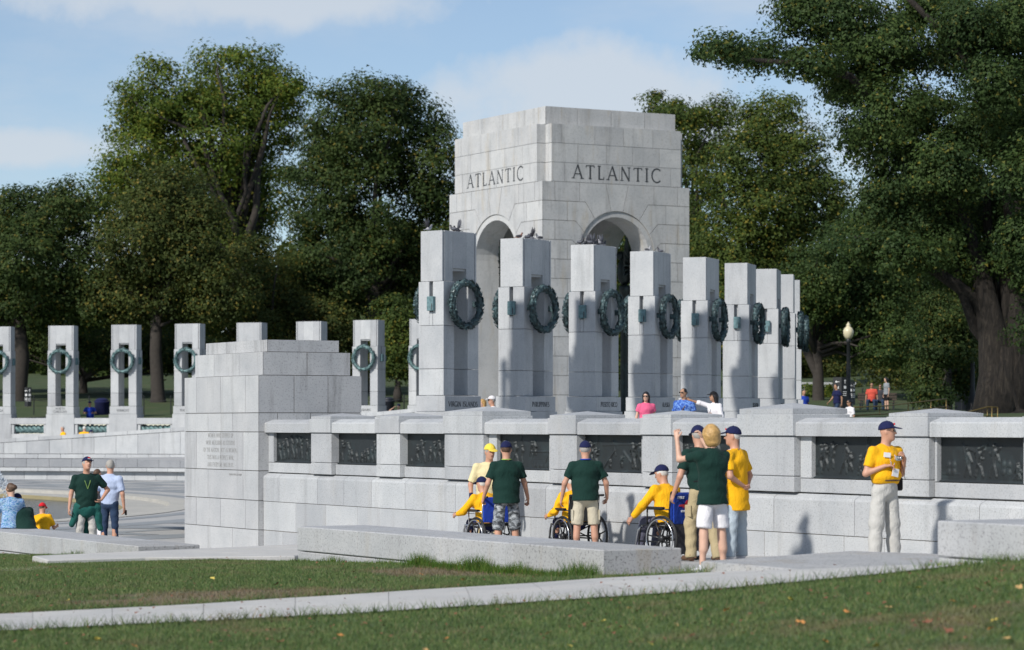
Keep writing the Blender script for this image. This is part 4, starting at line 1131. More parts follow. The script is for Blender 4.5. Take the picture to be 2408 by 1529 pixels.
tree('young_tree', 'slim dark leaved young tree in front of the far lamp post', 2230, 968, 122, .13,
     [(2230, 800, 60, 60), (2200, 870, 55, 50), (2265, 880, 50, 45), (2230, 740, 50, 50), (2190, 930, 40, 26)], 29686, 0.120, LF_DK, .7, 12, gap=.1, group=TR_)
tree('willow_tree', 'dim willow beyond the last near pillar', 1905, 945, 190, .3,
     [(1930, 800, 70, 80), (1890, 850, 50, 60), (1960, 870, 60, 40)], 21771, 0.155, LF_OL, .9, 13, gap=.05, group=TR_)
tree('oak_tree', 'shaded tree mass far right behind the elm', 2250, 950, 158, .35,
     [(2200, 480, 130, 110), (2330, 560, 130, 130), (2120, 520, 100, 100), (2260, 700, 150, 110), (2400, 700, 110, 130), (2400, 850, 90, 90), (2150, 850, 120, 70), (2320, 830, 80, 70), (2500, 500, 120, 140)], 102921, 0.176, LF_OL, 1.1, 14, gap=.04, group=TR_)
# great elm on the right
d9 = 104
exl = [([W(2345, 985, d9), W(2345, 880, d9), W(2335, 790, d9), W(2310, 660, d9), W(2265, 520, d9), W(2200, 400, d9 - 1), W(2130, 300, d9), W(2070, 190, d9)], [1.05, .72, .58, .40, .30, .22, .16, .09]),
       ([W(2380, 980, d9), W(2385, 860, d9), W(2390, 700, d9), W(2400, 500, d9), W(2390, 330, d9)], [.75, .50, .40, .34, .25]),
       ([W(2350, 800, d9), W(2290, 700, d9), W(2190, 630, d9 - 1), W(2100, 580, d9 - 1), W(2010, 556, d9)], [.36, .27, .20, .14, .07]),
       ([W(2400, 500, d9 + 1), W(2370, 300, d9 + 1), W(2280, 150, d9), W(2200, 60, d9), W(2120, -20, d9)], [.30, .22, .16, .13, .10]),
       ([W(2110, 300, d9), W(2000, 180, d9 - 1), W(1880, 150, d9 - 1), W(1760, 140, d9 - 1), W(1670, 112, d9 - 1)], [.18, .15, .11, .07, .03])]
tree('elm_tree', 'great spreading elm with thick trunk at the right edge', 2362, 982, d9, .75,
     [(1960, 40, 120, 60), (2080, 110, 120, 80), (1880, 25, 55, 35), (1800, 125, 70, 32), (1700, 112, 52, 26), (1900, 150, 70, 32), (2010, 190, 80, 50), (1655, 120, 24, 16), (2090, 270, 90, 80), (2190, 250, 60, 60), (2300, 60, 110, 60), (2420, 90, 100, 110), (2130, 400, 90, 90), (2230, 400, 90, 80),
      (2330, 300, 110, 80), (2420, 300, 90, 110), (2200, 540, 100, 70), (2080, 500, 80, 60), (2380, 480, 90, 90), (2270, 620, 90, 50), (2130, 600, 80, 40), (2420, 620, 60, 70), (2180, 20, 80, 50), (2060, 590, 60, 30), (2010, 330, 40, 50), (2440, 760, 40, 60), (2260, 130, 80, 50, 3), (2350, 200, 80, 60, -4), (2430, 420, 70, 80, -5), (2320, 480, 70, 60, 4), (2430, 40, 90, 60, -5), (2410, 560, 60, 60, -4)],
     221676, 0.126, LF_EL, .80, 15, gap=.24, fork_y=820, nl=5, bark=BARK, extra=exl, group=TR_)
# far wood closing the view
rngw = np.random.default_rng(5); P = []; N_ = []
for i in range(34):
    x = -500 + i * 100; top = 560 + rngw.uniform(-30, 60) if x < 1500 else 520 + rngw.uniform(-40, 80)
    if x < 300: top += 120
    dd = 225 + rngw.uniform(-10, 15); c = W(x, (top + 950) / 2, dd); k = dd / FPX
    p, n_, _ = crown_points([((c.x, c.y, c.z), (115 * k, 95 * k, (985 - top) / 2 * k)  )], 3600, 1.8, rngw, .02, .3)
    P.append(p); N_.append(n_)
o = link('far_wood', leaves_mesh(np.concatenate(P), np.concatenate(N_), .75, rngw), LF_DK)
tag(o, 'dark continuous wood closing the view behind everything', 'wood', kind='stuff')
# hedge and shrubs on the right, bushes on the bank
def shrub(label, pts, leaf, n, mat, seed, d, name='shrub', group='shrubs on the right bank'):
    rng = np.random.default_rng(seed); bl = []
    for (px, py, rx, ry) in pts:
        c = W(px, py, d); k = d / FPX; bl.append(((c.x, c.y, c.z), (rx * k, rx * k, ry * k)))
    P, Nn, C = crown_points(bl, n, .35, rng, .02, .3); b = W(pts[0][0], pts[0][1] + pts[0][3], d)
    r = empty(name, b, 0, label, 'shrub', group)
    link('foliage', leaves_mesh(P - np.array(b), Nn, leaf, rng), mat, r)
    mb = MB()
    for i in rng.choice(len(C), 6): mb.tube([(0, 0, -.2), Vector(C[i]) * .5 - b * .5 + Vector((0, 0, .1)), Vector(C[i]) - b], [.04, .03, .01], 5)
    mb.obj('stems', BARK_D, r)
shrub('bright green hedge below the pale wall beyond the last pillar', [(1905, 925, 22, 22), (1945, 922, 24, 22), (1985, 920, 20, 24)], .13, 5000, LF_BR, 61, 150)
shrub('olive shrub bank behind the seated visitors', [(2060, 925, 40, 24), (2120, 925, 45, 26), (2010, 918, 30, 22)], .14, 6000, LF_OL, 62, 165)
shrub('pale green shrub bank left of the elm trunk', [(2190, 930, 50, 20), (2270, 925, 40, 22)], .14, 4500, LF_OL, 63, 168)
# ------------------------------------------------------------------ people: smooth-blended volumes turned into one skin with surface nets
def v3(*a): return np.array(a, float)
def unit(a): a = np.asarray(a, float); return a / (np.linalg.norm(a) + 1e-12)
class Vol:
    def __init__(s, h): s.h = h; s.p = []
    def cone(s, a, b, ra, rb, k=.02, cut=None): s.p.append(('c', np.asarray(a, float), np.asarray(b, float), ra, rb, k, cut)); return s
    def econe(s, a, b, L, wa, wb, k=.03, cut=None): s.p.append(('e', np.asarray(a, float), np.asarray(b, float), unit(L), wa, wb, k, cut)); return s
    def ell(s, c, ax, r, k=.02, cut=None): s.p.append(('l', np.asarray(c, float), ax, r, k, cut)); return s
    def sub(s, c, ax, r, k=.01): s.p.append(('s', np.asarray(c, float), ax, r, k, None)); return s
    def field(s, wr=0.0, seed=0, cutall=None):
        lo = v3(9, 9, 9); hi = -lo; h = s.h
        for p in s.p:
            if p[0] == 's': continue
            if p[0] == 'c': c = [(p[1], max(p[3], p[4])), (p[2], max(p[3], p[4]))]
            elif p[0] == 'e': m = max(*p[4], *p[5]); c = [(p[1], m), (p[2], m)]
            else: c = [(p[1], max(p[3]))]
            for q, r in c: lo = np.minimum(lo, q - r); hi = np.maximum(hi, q + r)
        lo -= 3 * h; hi += 3 * h
        n = np.ceil((hi - lo) / h).astype(int) + 1
        f = np.full(n, .5, np.float32); s.lo = lo
        ax_ = [lo[i] + h * np.arange(n[i]) for i in range(3)]
        for p in s.p:
            if p[0] == 'c': c = [(p[1], max(p[3], p[4])), (p[2], max(p[3], p[4]))]; k = p[5]; cut = p[6]
            elif p[0] == 'e': m = max(*p[4], *p[5]); c = [(p[1], m), (p[2], m)]; k = p[6]; cut = p[7]
            else: c = [(p[1], max(p[3]))]; k = p[4]; cut = p[5]
            l = np.min([q - r for q, r in c], 0) - k - 2.5 * h; u = np.max([q + r for q, r in c], 0) + k + 2.5 * h
            i0 = np.clip(np.floor((l - lo) / h).astype(int), 0, n - 1); i1 = np.clip(np.ceil((u - lo) / h).astype(int) + 1, 1, n)
            X, Y, Z = np.meshgrid(*[ax_[i][i0[i]:i1[i]] for i in range(3)], indexing='ij')
            Q = np.stack([X, Y, Z], -1)
            if p[0] in 'ce':
                a, b = p[1], p[2]; ba = b - a; L2 = ba @ ba + 1e-12
                t = np.clip(((Q - a) @ ba) / L2, 0, 1); o = Q - a - t[..., None] * ba
                if p[0] == 'c': d = np.linalg.norm(o, axis=-1) - (p[3] + (p[4] - p[3]) * t)
                else:
                    T = ba / math.sqrt(L2); Lv = unit(p[3] - T * (p[3] @ T)); D = np.cross(T, Lv)
                    w = p[4][0] + (p[5][0] - p[4][0]) * t; dd = p[4][1] + (p[5][1] - p[4][1]) * t; mn = np.minimum(w, dd)
                    d = (np.sqrt(((o @ Lv) / w) ** 2 + ((o @ D) / dd) ** 2 + ((o @ T) / mn) ** 2) - 1) * mn
            else:
                o = Q - p[1]; A = p[2]
                d = (np.sqrt(sum(((o @ A[i]) / p[3][i]) ** 2 for i in range(3))) - 1) * min(p[3])
            if cut is not None: d = np.maximum(d, (Q - cut[0]) @ cut[1])
            sl_ = tuple(slice(i0[i], i1[i]) for i in range(3)); g = f[sl_]
            if p[0] == 's':
                hh = np.clip(.5 - .5 * (g + d) / k, 0, 1); f[sl_] = g * (1 - hh) - d * hh + k * hh * (1 - hh)
            else:
                hh = np.clip(.5 + .5 * (g - d) / k, 0, 1); f[sl_] = g * (1 - hh) + d * hh - k * hh * (1 - hh)
        X, Y, Z = np.meshgrid(*ax_, indexing='ij')
        if wr:
            r = random.Random(seed)
            acc = 0
            for q in range(4):
                kx, ky, kz = r.uniform(-22, 22), r.uniform(-22, 22), r.uniform(-26, 26); ph = r.uniform(0, 6)
                acc = acc + np.sin(kx * X + ky * Y + kz * Z + ph + 1.5 * np.sin(9 * Z + 7 * X + q))
            ph = r.uniform(0, 6); kk = r.uniform(42, 56)
            gate = np.clip(.35 + np.sin(7 * X + 5 * Z + ph) * .6 + np.sin(9 * Y - 6 * Z + 2 * ph) * .4, 0, 1)
            acc = acc * .8 + 1.9 * gate * np.sin(kk * (Z + .35 * np.abs(X) + .2 * Y) + 2.2 * np.sin(8 * X + ph) + ph)
            f = f + (wr * .45 * acc).astype(np.float32)
        if cutall is not None:
            for c0, nn in cutall: f = np.maximum(f, (X - c0[0]) * nn[0] + (Y - c0[1]) * nn[1] + (Z - c0[2]) * nn[2])
        return f
    def mesh_data(s, **k):
        f = s.field(**k); n = f.shape; ins = f < 0
        cs = np.zeros(tuple(m - 1 for m in n), np.int8)
        for dx in (0, 1):
            for dy in (0, 1):
                for dz in (0, 1): cs += ins[dx:n[0] - 1 + dx, dy:n[1] - 1 + dy, dz:n[2] - 1 + dz]
        act = (cs > 0) & (cs < 8); idx = np.full(act.shape, -1, np.int64); ids = np.argwhere(act)
        idx[act] = np.arange(len(ids))
        acc = np.zeros((len(ids), 3)); cnt = np.zeros(len(ids))
        co = np.array([(x, y, z) for x in (0, 1) for y in (0, 1) for z in (0, 1)])
        fv = np.stack([f[ids[:, 0] + c[0], ids[:, 1] + c[1], ids[:, 2] + c[2]] for c in co], 1)
        for a in range(8):
            for b in range(a + 1, 8):
                if np.abs(co[a] - co[b]).sum() != 1: continue
                m = (fv[:, a] < 0) != (fv[:, b] < 0)
                t = fv[m, a] / (fv[m, a] - fv[m, b]); acc[m] += co[a] + t[:, None] * (co[b] - co[a]); cnt[m] += 1
        V = s.lo + (ids + acc / cnt[:, None]) * s.h
        F = []
        for ax in range(3):
            o1, o2 = [(1, 2), (2, 0), (0, 1)][ax]
            sl0 = [slice(1, m - 1) for m in n]; sl0[ax] = slice(0, n[ax] - 1)
            sl1 = list(sl0); sl1[ax] = slice(1, n[ax])
            a = ins[tuple(sl0)]; b = ins[tuple(sl1)]; e = np.argwhere(a != b)
            if not len(e): continue
            e = e + np.array([1 if i != ax else 0 for i in range(3)]); up = ins[tuple(e.T)]
            def at(d1, d2):
                q = e.copy(); q[:, o1] += d1; q[:, o2] += d2; return idx[tuple(q.T)]
            q = np.stack([at(-1, -1), at(0, -1), at(0, 0), at(-1, 0)], 1)
            q[~up] = q[~up][:, ::-1]; F.append(q)
        F = np.concatenate(F); F = F[(F >= 0).all(1)]
        return V, F
    def obj(s, name, mat, parent, extra=None, **k):
        V, F = s.mesh_data(**k)
        if extra is not None and extra.v:
            b = len(V); V = np.concatenate([V, np.array([tuple(v) for v in extra.v])])
            F = np.concatenate([F, np.array([tuple(i + b for i in f) if len(f) == 4 else tuple(i + b for i in f) + (f[-1] + b,) for f in extra.f if len(f) in (3, 4)])]) if all(len(f) == 4 for f in extra.f) else np.concatenate([F, np.array([tuple(i + b for i in f) for f in extra.f if len(f) == 4])])
        return link(name, mesh_np(V, F), mat, parent, smooth=True)

def cloth(name, col, rough=.85, var=.07):
    m, nt, b = newmat(name)
    tc = nd(nt, 'ShaderNodeTexCoord')
    no = nd(nt, 'ShaderNodeTexNoise', {'Vector': tc.outputs['Object'], 'Scale': 9.0, 'Detail': 5.0, 'Roughness': .6})
    nt.links.new(mixc(nt, no.outputs[0], tuple(x * (1 - var * 2) for x in col), tuple(min(1, x * (1 + var)) for x in col)), b.inputs['Base Color'])
    b.inputs['Roughness'].default_value = rough; b.inputs['Sheen Weight'].default_value = .03; b.inputs['Specular IOR Level'].default_value = .2
    mp = nd(nt, 'ShaderNodeMapping', {'Vector': tc.outputs['Object'], 'Scale': (1.0, 1.0, .55), 'Rotation': (.5, .4, 0)})
    wv = nd(nt, 'ShaderNodeTexNoise', {'Vector': mp.outputs[0], 'Scale': 13.0, 'Detail': 3.0, 'Distortion': 1.6, 'Roughness': .5})
    nt.links.new(nd(nt, 'ShaderNodeBump', {'Height': wv.outputs[0], 'Strength': .5, 'Distance': .028}).outputs[0], b.inputs['Normal'])
    return m
def pattern(name, stops, scale, dist=0.0, rough=.85, stretch=(1, 1, 1)):
    m, nt, b = newmat(name); tc = nd(nt, 'ShaderNodeTexCoord')
    mp = nd(nt, 'ShaderNodeMapping', {'Vector': tc.outputs['Object'], 'Scale': stretch})
    no = nd(nt, 'ShaderNodeTexNoise', {'Vector': mp.outputs[0], 'Scale': scale, 'Detail': 2.0, 'Distortion': dist})
    nt.links.new(ramp(nt, no.outputs[0], stops, 'CONSTANT'), b.inputs['Base Color']); b.inputs['Roughness'].default_value = rough
    return m
def skinm(name, col):
    m, nt, b = newmat(name); tc = nd(nt, 'ShaderNodeTexCoord')
    no = nd(nt, 'ShaderNodeTexNoise', {'Vector': tc.outputs['Object'], 'Scale': 14.0, 'Detail': 4.0})
    nt.links.new(mixc(nt, no.outputs[0], tuple(x * .85 for x in col), (min(1, col[0] * 1.12), col[1] * 1.04, col[2])), b.inputs['Base Color'])
    b.inputs['Roughness'].default_value = .55; b.inputs['Subsurface Weight'].default_value = .0
    return m
SKIN = skinm('skin_ruddy', (.52, .29, .20)); SKIN2 = skinm('skin_fair', (.60, .38, .28)); SKIN3 = skinm('skin_tan', (.40, .23, .145))
C_GRN = cloth('cloth_dark_green', (.007, .032, .025)); C_YEL = cloth('cloth_yellow', (.86, .44, .010)); C_CRM = cloth('cloth_cream', (.72, .62, .36)); C_NAVY = cloth('cloth_navy', (.012, .016, .065))
C_GRY = cloth('cloth_light_grey', (.50, .49, .46)); C_KHA = cloth('cloth_khaki', (.42, .34, .20)); C_STN = cloth('cloth_stone', (.52, .47, .36)); C_WHT = cloth('cloth_white', (.76, .74, .76)); C_PBL = cloth('cloth_pale_blue', (.42, .49, .55))
C_JEAN = cloth('cloth_jeans', (.028, .05, .10)); C_LBL = cloth('cloth_light_blue', (.42, .49, .66)); C_PNK = cloth('cloth_pink', (.75, .13, .25)); C_TEAL = cloth('cloth_teal', (.015, .10, .085)); C_BLK = cloth('cloth_black', (.012, .012, .014)); C_RED = cloth('cloth_red', (.65, .02, .03))
C_BLU = cloth('cloth_royal_blue', (.02, .06, .42)); C_SLATE = cloth('cloth_slate', (.10, .10, .14)); C_CORAL = cloth('cloth_coral', (.60, .09, .06)); C_GREY2 = cloth('cloth_grey', (.26, .28, .30)); C_YCAP = cloth('cloth_yellow_cap', (.82, .62, .08)); C_DKT = cloth('cloth_charcoal', (.05, .05, .06))
CAMO = pattern('cloth_camouflage', [(0, (.03, .035, .04)), (.40, (.11, .12, .13)), (.50, (.24, .26, .28)), (.60, (.40, .42, .43))], 11, .8, stretch=(1, 1, 1.7))
FLOR = pattern('cloth_blue_print', [(0, (.02, .06, .28)), (.45, (.05, .14, .48)), (.56, (.16, .30, .62))], 22, 1.0)
KNIT = pattern('cloth_blue_knit', [(0, (.03, .20, .30)), (.40, (.10, .22, .50)), (.50, (.40, .50, .66)), (.60, (.16, .38, .46))], 16, 2.0, stretch=(1, 1, 2.2))
H_GRY = flat('hair_grey', (.34, .32, .29), .8, 0, .3, 60); H_WHT = flat('hair_white', (.58, .56, .52), .8, 0, .25, 60); H_BLD = flat('hair_blond', (.46, .28, .10), .5, 0, .6, 30, .7); H_BRN = flat('hair_brown', (.09, .05, .028), .6, 0, .4, 45); H_BLK = flat('hair_black', (.012, .010, .010), .45, 0, .4, 45)
M_BLK = flat('black_plastic', (.012, .012, .013), .35); M_WHT = flat('white_card', (.80, .80, .80), .6); M_LIP = flat('lips', (.28, .09, .07), .6); M_EYE = flat('eye_dark', (.02, .015, .012), .3); M_SIL = flat('silver_metal', (.55, .56, .57), .28, .9, .05); M_SHOE = flat('shoe_white', (.70, .70, .74), .7); M_LEA = flat('leather_brown', (.10, .05, .025), .6); M_GLS = flat('dark_glasses', (.008, .008, .01), .12); M_LAN = pattern('lanyard_print', [(0, (.5, .1, .1)), (.45, (.75, .72, .70)), (.6, (.2, .2, .35))], 60)

def person(label, x=None, d=None, z=0.0, face=0.0, H=1.75, top=C_GRN, bottom=C_KHA, blen=1.0, sleeve=.55, skin=SKIN, hair=H_GRY, hairstyle='short', cap=None, fat=.15, arms=None, legs=None, lean=(0, -.02, 1), look=(0, 0), vox=.014,
           shoe=C_BLK, sit=False, hem=.40, female=False, pos=None, group=None, mark=None, glasses=None, untuck=0.0, curl=.6, belt=None, legtight=1.0, collar=True, shoulder_yaw=0.0, eyes=True, tilt=0.0, seed=0, shirt_len=0.0, cat='person'):
    if pos is None: px, py = rf((x - CX) / FPX * d, d)
    else: px, py = pos
    n = rfdir(face); ang = math.atan2(n.x, -n.y)
    root = empty('person', (px, py, z), ang, label, cat, group)
    seed = seed or (hash(label) % 997 if False else sum(ord(c) for c in label) % 997)
    T = unit(lean); X = v3(1, 0, 0)
    cy, sy = math.cos(math.radians(shoulder_yaw)), math.sin(math.radians(shoulder_yaw))
    L = unit(v3(cy, sy, 0) - T * (v3(cy, sy, 0) @ T)); Fw = np.cross(T, L) * -1 if np.cross(T, L)[1] > 0 else np.cross(T, L)
    legs = legs or {'L': ((.06, 0, -1), (.02, .02, -1)), 'R': ((-.06, 0, -1), (-.02, .02, -1))}
    hw = .052 * H
    dz = []
    for s_, sg in (('L', 1), ('R', -1)):
        a, b = [unit(q) for q in legs[s_]]; dz.append(-(a * .245 * H + b * .235 * H)[2])
    hipz = (max(dz) + .045 * H + .015 * H) if not sit else sit
    P0 = v3(0, 0, hipz)
    Nk = P0 + T * .305 * H
    wf = 1 - .08 * female
    jo = {}
    for s_, sg in (('L', 1), ('R', -1)):
        sh = Nk - T * .040 * H + L * sg * .116 * H * wf
        ua, fa = [unit(q) for q in (arms or {}).get(s_, ((.22 * sg, .06, -1), (.10 * sg, -.18, -1)))[:2]]
        el = sh + ua * .172 * H; wr = el + fa * .150 * H
        hip = P0 + X * sg * hw - v3(0, 0, .015 * H)
        ta, sa = [unit(q) for q in legs[s_]]
        kn = hip + ta * .245 * H; an = kn + sa * .235 * H
        jo[s_] = (sh, el, wr, fa, hip, kn, an)
    # head frame
    yaw, pit = math.radians(look[0]), math.radians(look[1]); til = math.radians(tilt)
    hF = unit(v3(math.sin(yaw) * math.cos(pit), -math.cos(yaw) * math.cos(pit), math.sin(pit))); hU = unit(v3(math.sin(til), 0, 1) + v3(T[0], T[1], 0) * .4 - hF * (hF @ v3(0, 0, 1)) * .9)
    hU = unit(hU - hF * (hU @ hF)); hL = np.cross(hU, hF) * -1
    if hL @ L < 0 and abs(yaw) < 1.5: hL = -hL
    hc = Nk + unit(T * .6 + v3(0, -.10, 1)) * .099 * H + hF * .012 * H
    k = H / 1.75
    A3 = (hL, hF, hU)
    # ---------------- body
    B = Vol(vox * 1.15)
    B.ell(hc + hU * .022 * k, A3, (.076 * k, .094 * k, .098 * k), .02)
    B.ell(hc + hF * .030 * k - hU * .055 * k, A3, (.056 * k, .062 * k, .066 * k), .035)
    B.cone(hc + hF * .090 * k + hU * .012 * k, hc + hF * .112 * k - hU * .018 * k, .010 * k, .016 * k, .012)
    B.ell(hc + hF * .068 * k - hU * .092 * k, A3, (.028 * k, .026 * k, .022 * k), .02)
    for sg in (-1, 1):
        B.ell(hc + hL * sg * .078 * k - hF * .006 * k - hU * .002 * k, A3, (.012 * k, .022 * k, .033 * k), .008)
        B.ell(hc + hL * sg * .032 * k + hF * .082 * k + hU * .036 * k, A3, (.026 * k, .014 * k, .010 * k), .014)
    nb = Nk - T * .02 * H
    B.cone(nb, hc - hU * .05 * k - hF * .012 * k, .064 * k * (1 - .18 * female), .057 * k * (1 - .18 * female), .03)
    cw, cd, ww, wd = .106 * H * wf, .066 * H, (.086 + .045 * fat) * H * wf, (.060 + .065 * fat) * H
    belly = Fw * .03 * fat * H
    ch = P0 + T * .215 * H; wa = P0 + T * .09 * H + belly
    B.econe(ch, Nk - T * .045 * H, L, (cw, cd), (.075 * H * wf, .048 * H), .05)
    B.econe(wa, ch, L, (ww, wd), (cw, cd), .05); B.econe(P0 - v3(0, 0, .01 * H), wa, X, (.088 * H, .062 * H), (ww, wd), .05)
    fing = MB()
    for s_, sg in (('L', 1), ('R', -1)):
        sh, el, wr, fa, hip, kn, an = jo[s_]
        B.cone(sh, el, .050 * k * (1 - .15 * female), .041 * k * (1 - .15 * female), .03); B.cone(el, wr, .042 * k * (1 - .15 * female), .027 * k, .02)
        ex = (arms or {}).get(s_, ())
        hd = unit(ex[2]) if len(ex) > 2 else fa
        pn = unit(ex[3]) if len(ex) > 3 else unit(np.cross(np.cross(fa, v3(-sg, 0, 0)), fa) + 1e-6)   # palm faces the body by default
        pn = unit(pn - hd * (pn @ hd)); ac = np.cross(hd, pn)
        pc = wr + hd * .05 * k
        B.ell(pc, (ac, pn, hd), (.040 * k, .017 * k, .052 * k), .016)
        cl = ex[4] if len(ex) > 4 else curl
        for fi, (off, ln) in enumerate(((-.030, .066), (-.010, .078), (.010, .073), (.029, .058))):
            p0 = wr + hd * .085 * k + ac * off * k; a1, a2 = cl * .9, cl * 1.9
            d1 = hd * math.cos(a1) + pn * math.sin(a1); d2 = hd * math.cos(a2) + pn * math.sin(a2)
            p1 = p0 + d1 * ln * .5 * k; p2 = p1 + d2 * ln * .32 * k; d3 = hd * math.cos(cl * 2.6) + pn * math.sin(cl * 2.6); p3 = p2 + d3 * ln * .26 * k
            fing.tube([p0 - hd * .015, p0, p1, p2, p3], [.0085 * k, .0092 * k, .0085 * k, .0078 * k, .005 * k], 6, cap=False)
        # thumb leaves the side of the palm near its base
        ts = -1 if (np.cross(hd, pn) @ v3(0, 0, 1)) < 0 else 1
        p0 = wr + hd * .03 * k + ac * ts * .03 * k; td = unit(hd * .75 + ac * ts * .6 + pn * .35)
        p1 = p0 + td * .035 * k; p2 = p1 + unit(hd + pn * (.3 + cl * .5)) * .032 * k
        fing.tube([p0 - td * .02, p0, p1, p2], [.011 * k, .012 * k, .010 * k, .006 * k], 6, cap=False)
        B.cone(hip, kn, .074 * k, .050 * k, .03); B.cone(kn, an, .050 * k, .034 * k, .02); B.cone(kn - v3(0, 0, .04) + unit(kn - an) * 0 + v3(0, .012, 0), kn + (an - kn) * .45 + v3(0, .016, 0), .046 * k, .050 * k, .03)
    body = B.obj('body', skin, root, extra=fing)
    # ---------------- shirt
    S = Vol(vox); m = .014 * k
    hemz = -.035 * H - untuck; ux = .026 if untuck > -.01 else -.004
    S.econe(ch, Nk - T * .035 * H, L, (cw + m * 1.5, cd + m * 1.4), (.070 * H * wf, .046 * H + m), .05)
    S.econe(wa, ch, L, (ww + m * 1.3, wd + m * 1.2), (cw + m * 1.5, cd + m * 1.4), .06)
    S.econe(P0 + T * hemz, wa, X, (.096 * H + m * .7 + ux + .012 * fat * H, .070 * H + m * .8 + .03 * fat * H + ux), (ww + m * 1.3, wd + m * 1.2), .05, cut=(P0 + T * hemz, -T))
    for s_, sg in (('L', 1), ('R', -1)):
        sh, el, wr = jo[s_][:3]
        S.cone(Nk - T * .030 * H + L * sg * .05 * H, sh, .052 * k, .060 * k, .045)
        if sleeve <= 1.0:
            e = sh + (el - sh) * sleeve * 1.15; S.cone(sh, e, .062 * k, .070 * k * (1 - .1 * female), .03, cut=(e, unit(el - sh)))
        else:
            S.cone(sh, el, .068 * k, .063 * k, .03); e = el + (wr - el) * (sleeve - 1.0); S.cone(el, e, .063 * k, .046 * k, .03, cut=(e, unit(wr - el)))
    S.obj('shirt', top, root, wr=.0060 if vox < .02 else .004, seed=seed)
    if collar:
        cb = MB(); ring = []
        for i in range(15):
            a = math.radians(-150 + 300 * i / 14) - math.pi / 2
            ring.append(Nk - T * .006 * H + (L * math.cos(a) + Fw * -math.sin(a)) * .066 * k + T * .012 * math.sin(a))
        cb.tube(ring, .014 * k, 6, flat=1.5); cb.obj('collar', top, root, smooth=True)
    # ---------------- trousers / shorts / skirt
    Q = Vol(vox * 1.1)
    Q.econe(P0 - v3(0, 0, .012 * H), P0 + T * (.045 if untuck < -.01 else -.004) * H + belly * (.5 if untuck < -.01 else 0), X, (.096 * H + .010 * fat * H, .072 * H + .02 * fat * H), (.088 * H + .02 * fat * H, .062 * H + .05 * fat * H), .04)
    for s_, sg in (('L', 1), ('R', -1)):
        hip, kn, an = jo[s_][4:7]; lo_ = legtight
        if blen >= 1:
            Q.cone(hip, kn, .090 * k, .074 * k * lo_, .035)
            e = an + unit(an - kn) * .02 * H * (1 if blen < 1.05 else 1.3); Q.cone(kn, e, .069 * k * lo_, .064 * k * lo_, .03, cut=(e, unit(an - kn)))
        else:
            f_ = blen / .5
            if f_ <= 1: e = hip + (kn - hip) * f_; Q.cone(hip, e, .090 * k, .086 * k * lo_, .03, cut=(e, unit(kn - hip)))
            else:
                Q.cone(hip, kn, .090 * k, .082 * k * lo_, .03); e = kn + (an - kn) * (f_ - 1); Q.cone(kn, e, .082 * k * lo_, .080 * k * lo_, .03, cut=(e, unit(an - kn)))
    if not (sit and vox > .03): Q.obj('trousers' if blen >= 1 else 'shorts', bottom, root, wr=.0055 if vox < .02 else .003, seed=seed + 3)
    if belt is not None:
        bb = MB(); ring = [P0 + T * .058 * H + belly * .7 + X * (.095 * H + .025 * fat * H) * math.cos(a) + Fw * (.072 * H + .055 * fat * H) * math.sin(a) for a in [2 * math.pi * i / 24 for i in range(25)]]
        bb.tube(ring, .016, 6, cap=False); bb.obj('belt', belt, root, smooth=True)
    # ---------------- shoes
    for s_, sg in (('L', 1), ('R', -1)):
        an = jo[s_][6]; kn = jo[s_][5]; sd = unit(an - kn)
        f = unit(v3(.18 * sg, -1, 0)) if not sit else unit(v3(0.08 * sg, -1, -.1))
        u = v3(0, 0, 1); SV = Vol(max(vox, .014))
        SV.cone(an - u * .028 * k + f * -.02 * k, an - u * .040 * k + f * .14 * k, .042 * k, .036 * k, .02); SV.cone(an + u * .02, an - u * .03 * k, .040 * k, .044 * k, .02)
        zfl = an[2] - .078 * k
        SV.obj('shoe', shoe, root, cutall=[(v3(0, 0, zfl), v3(0, 0, -1))])
    # ---------------- hair, cap, features
    hv = max(vox * .75, .009)
    if hairstyle != 'bald':
        Hh = Vol(hv)
        if hairstyle == 'short':
            Hh.ell(hc + hU * .026 * k - hF * .012 * k, A3, (.081 * k, .094 * k, .098 * k), .02); c_ = [(hc + hF * .052 * k, unit(hF * 1.0 - hU * .55)), (hc - hU * .05 * k, -hU)]
        elif hairstyle == 'bob':
            Hh.ell(hc + hU * .034 * k - hF * .014 * k, A3, (.100 * k, .114 * k, .108 * k), .03); Hh.ell(hc - hU * .045 * k - hF * .035 * k, A3, (.100 * k, .088 * k, .105 * k), .06); c_ = [(hc + hF * .050 * k, unit(hF - hU * .45))]
        elif hairstyle == 'bun':
            Hh.ell(hc + hU * .028 * k - hF * .012 * k, A3, (.086 * k, .100 * k, .102 * k), .02); Hh.ell(hc + hU * .01 * k - hF * .115 * k, A3, (.06 * k, .05 * k, .055 * k), .02); c_ = [(hc + hF * .052 * k, unit(hF - hU * .5))]
        else:   # long
            Hh.ell(hc + hU * .030 * k - hF * .012 * k, A3, (.090 * k, .104 * k, .102 * k), .03); Hh.cone(hc - hF * .055 * k, hc - hF * .075 * k - v3(0, 0, .20) * k, .085 * k, .065 * k, .04); Hh.cone(hc - hF * .03 * k + hL * .07 * k, hc - hF * .03 * k + hL * .075 * k - v3(0, 0, .20) * k, .036 * k, .028 * k, .03); Hh.cone(hc - hF * .03 * k - hL * .07 * k, hc - hF * .03 * k - hL * .075 * k - v3(0, 0, .20) * k, .036 * k, .028 * k, .03); c_ = [(hc + hF * .048 * k, unit(hF - hU * .45))]
        Hh.obj('hair', hair, root, wr=.006, seed=seed + 5, cutall=c_)
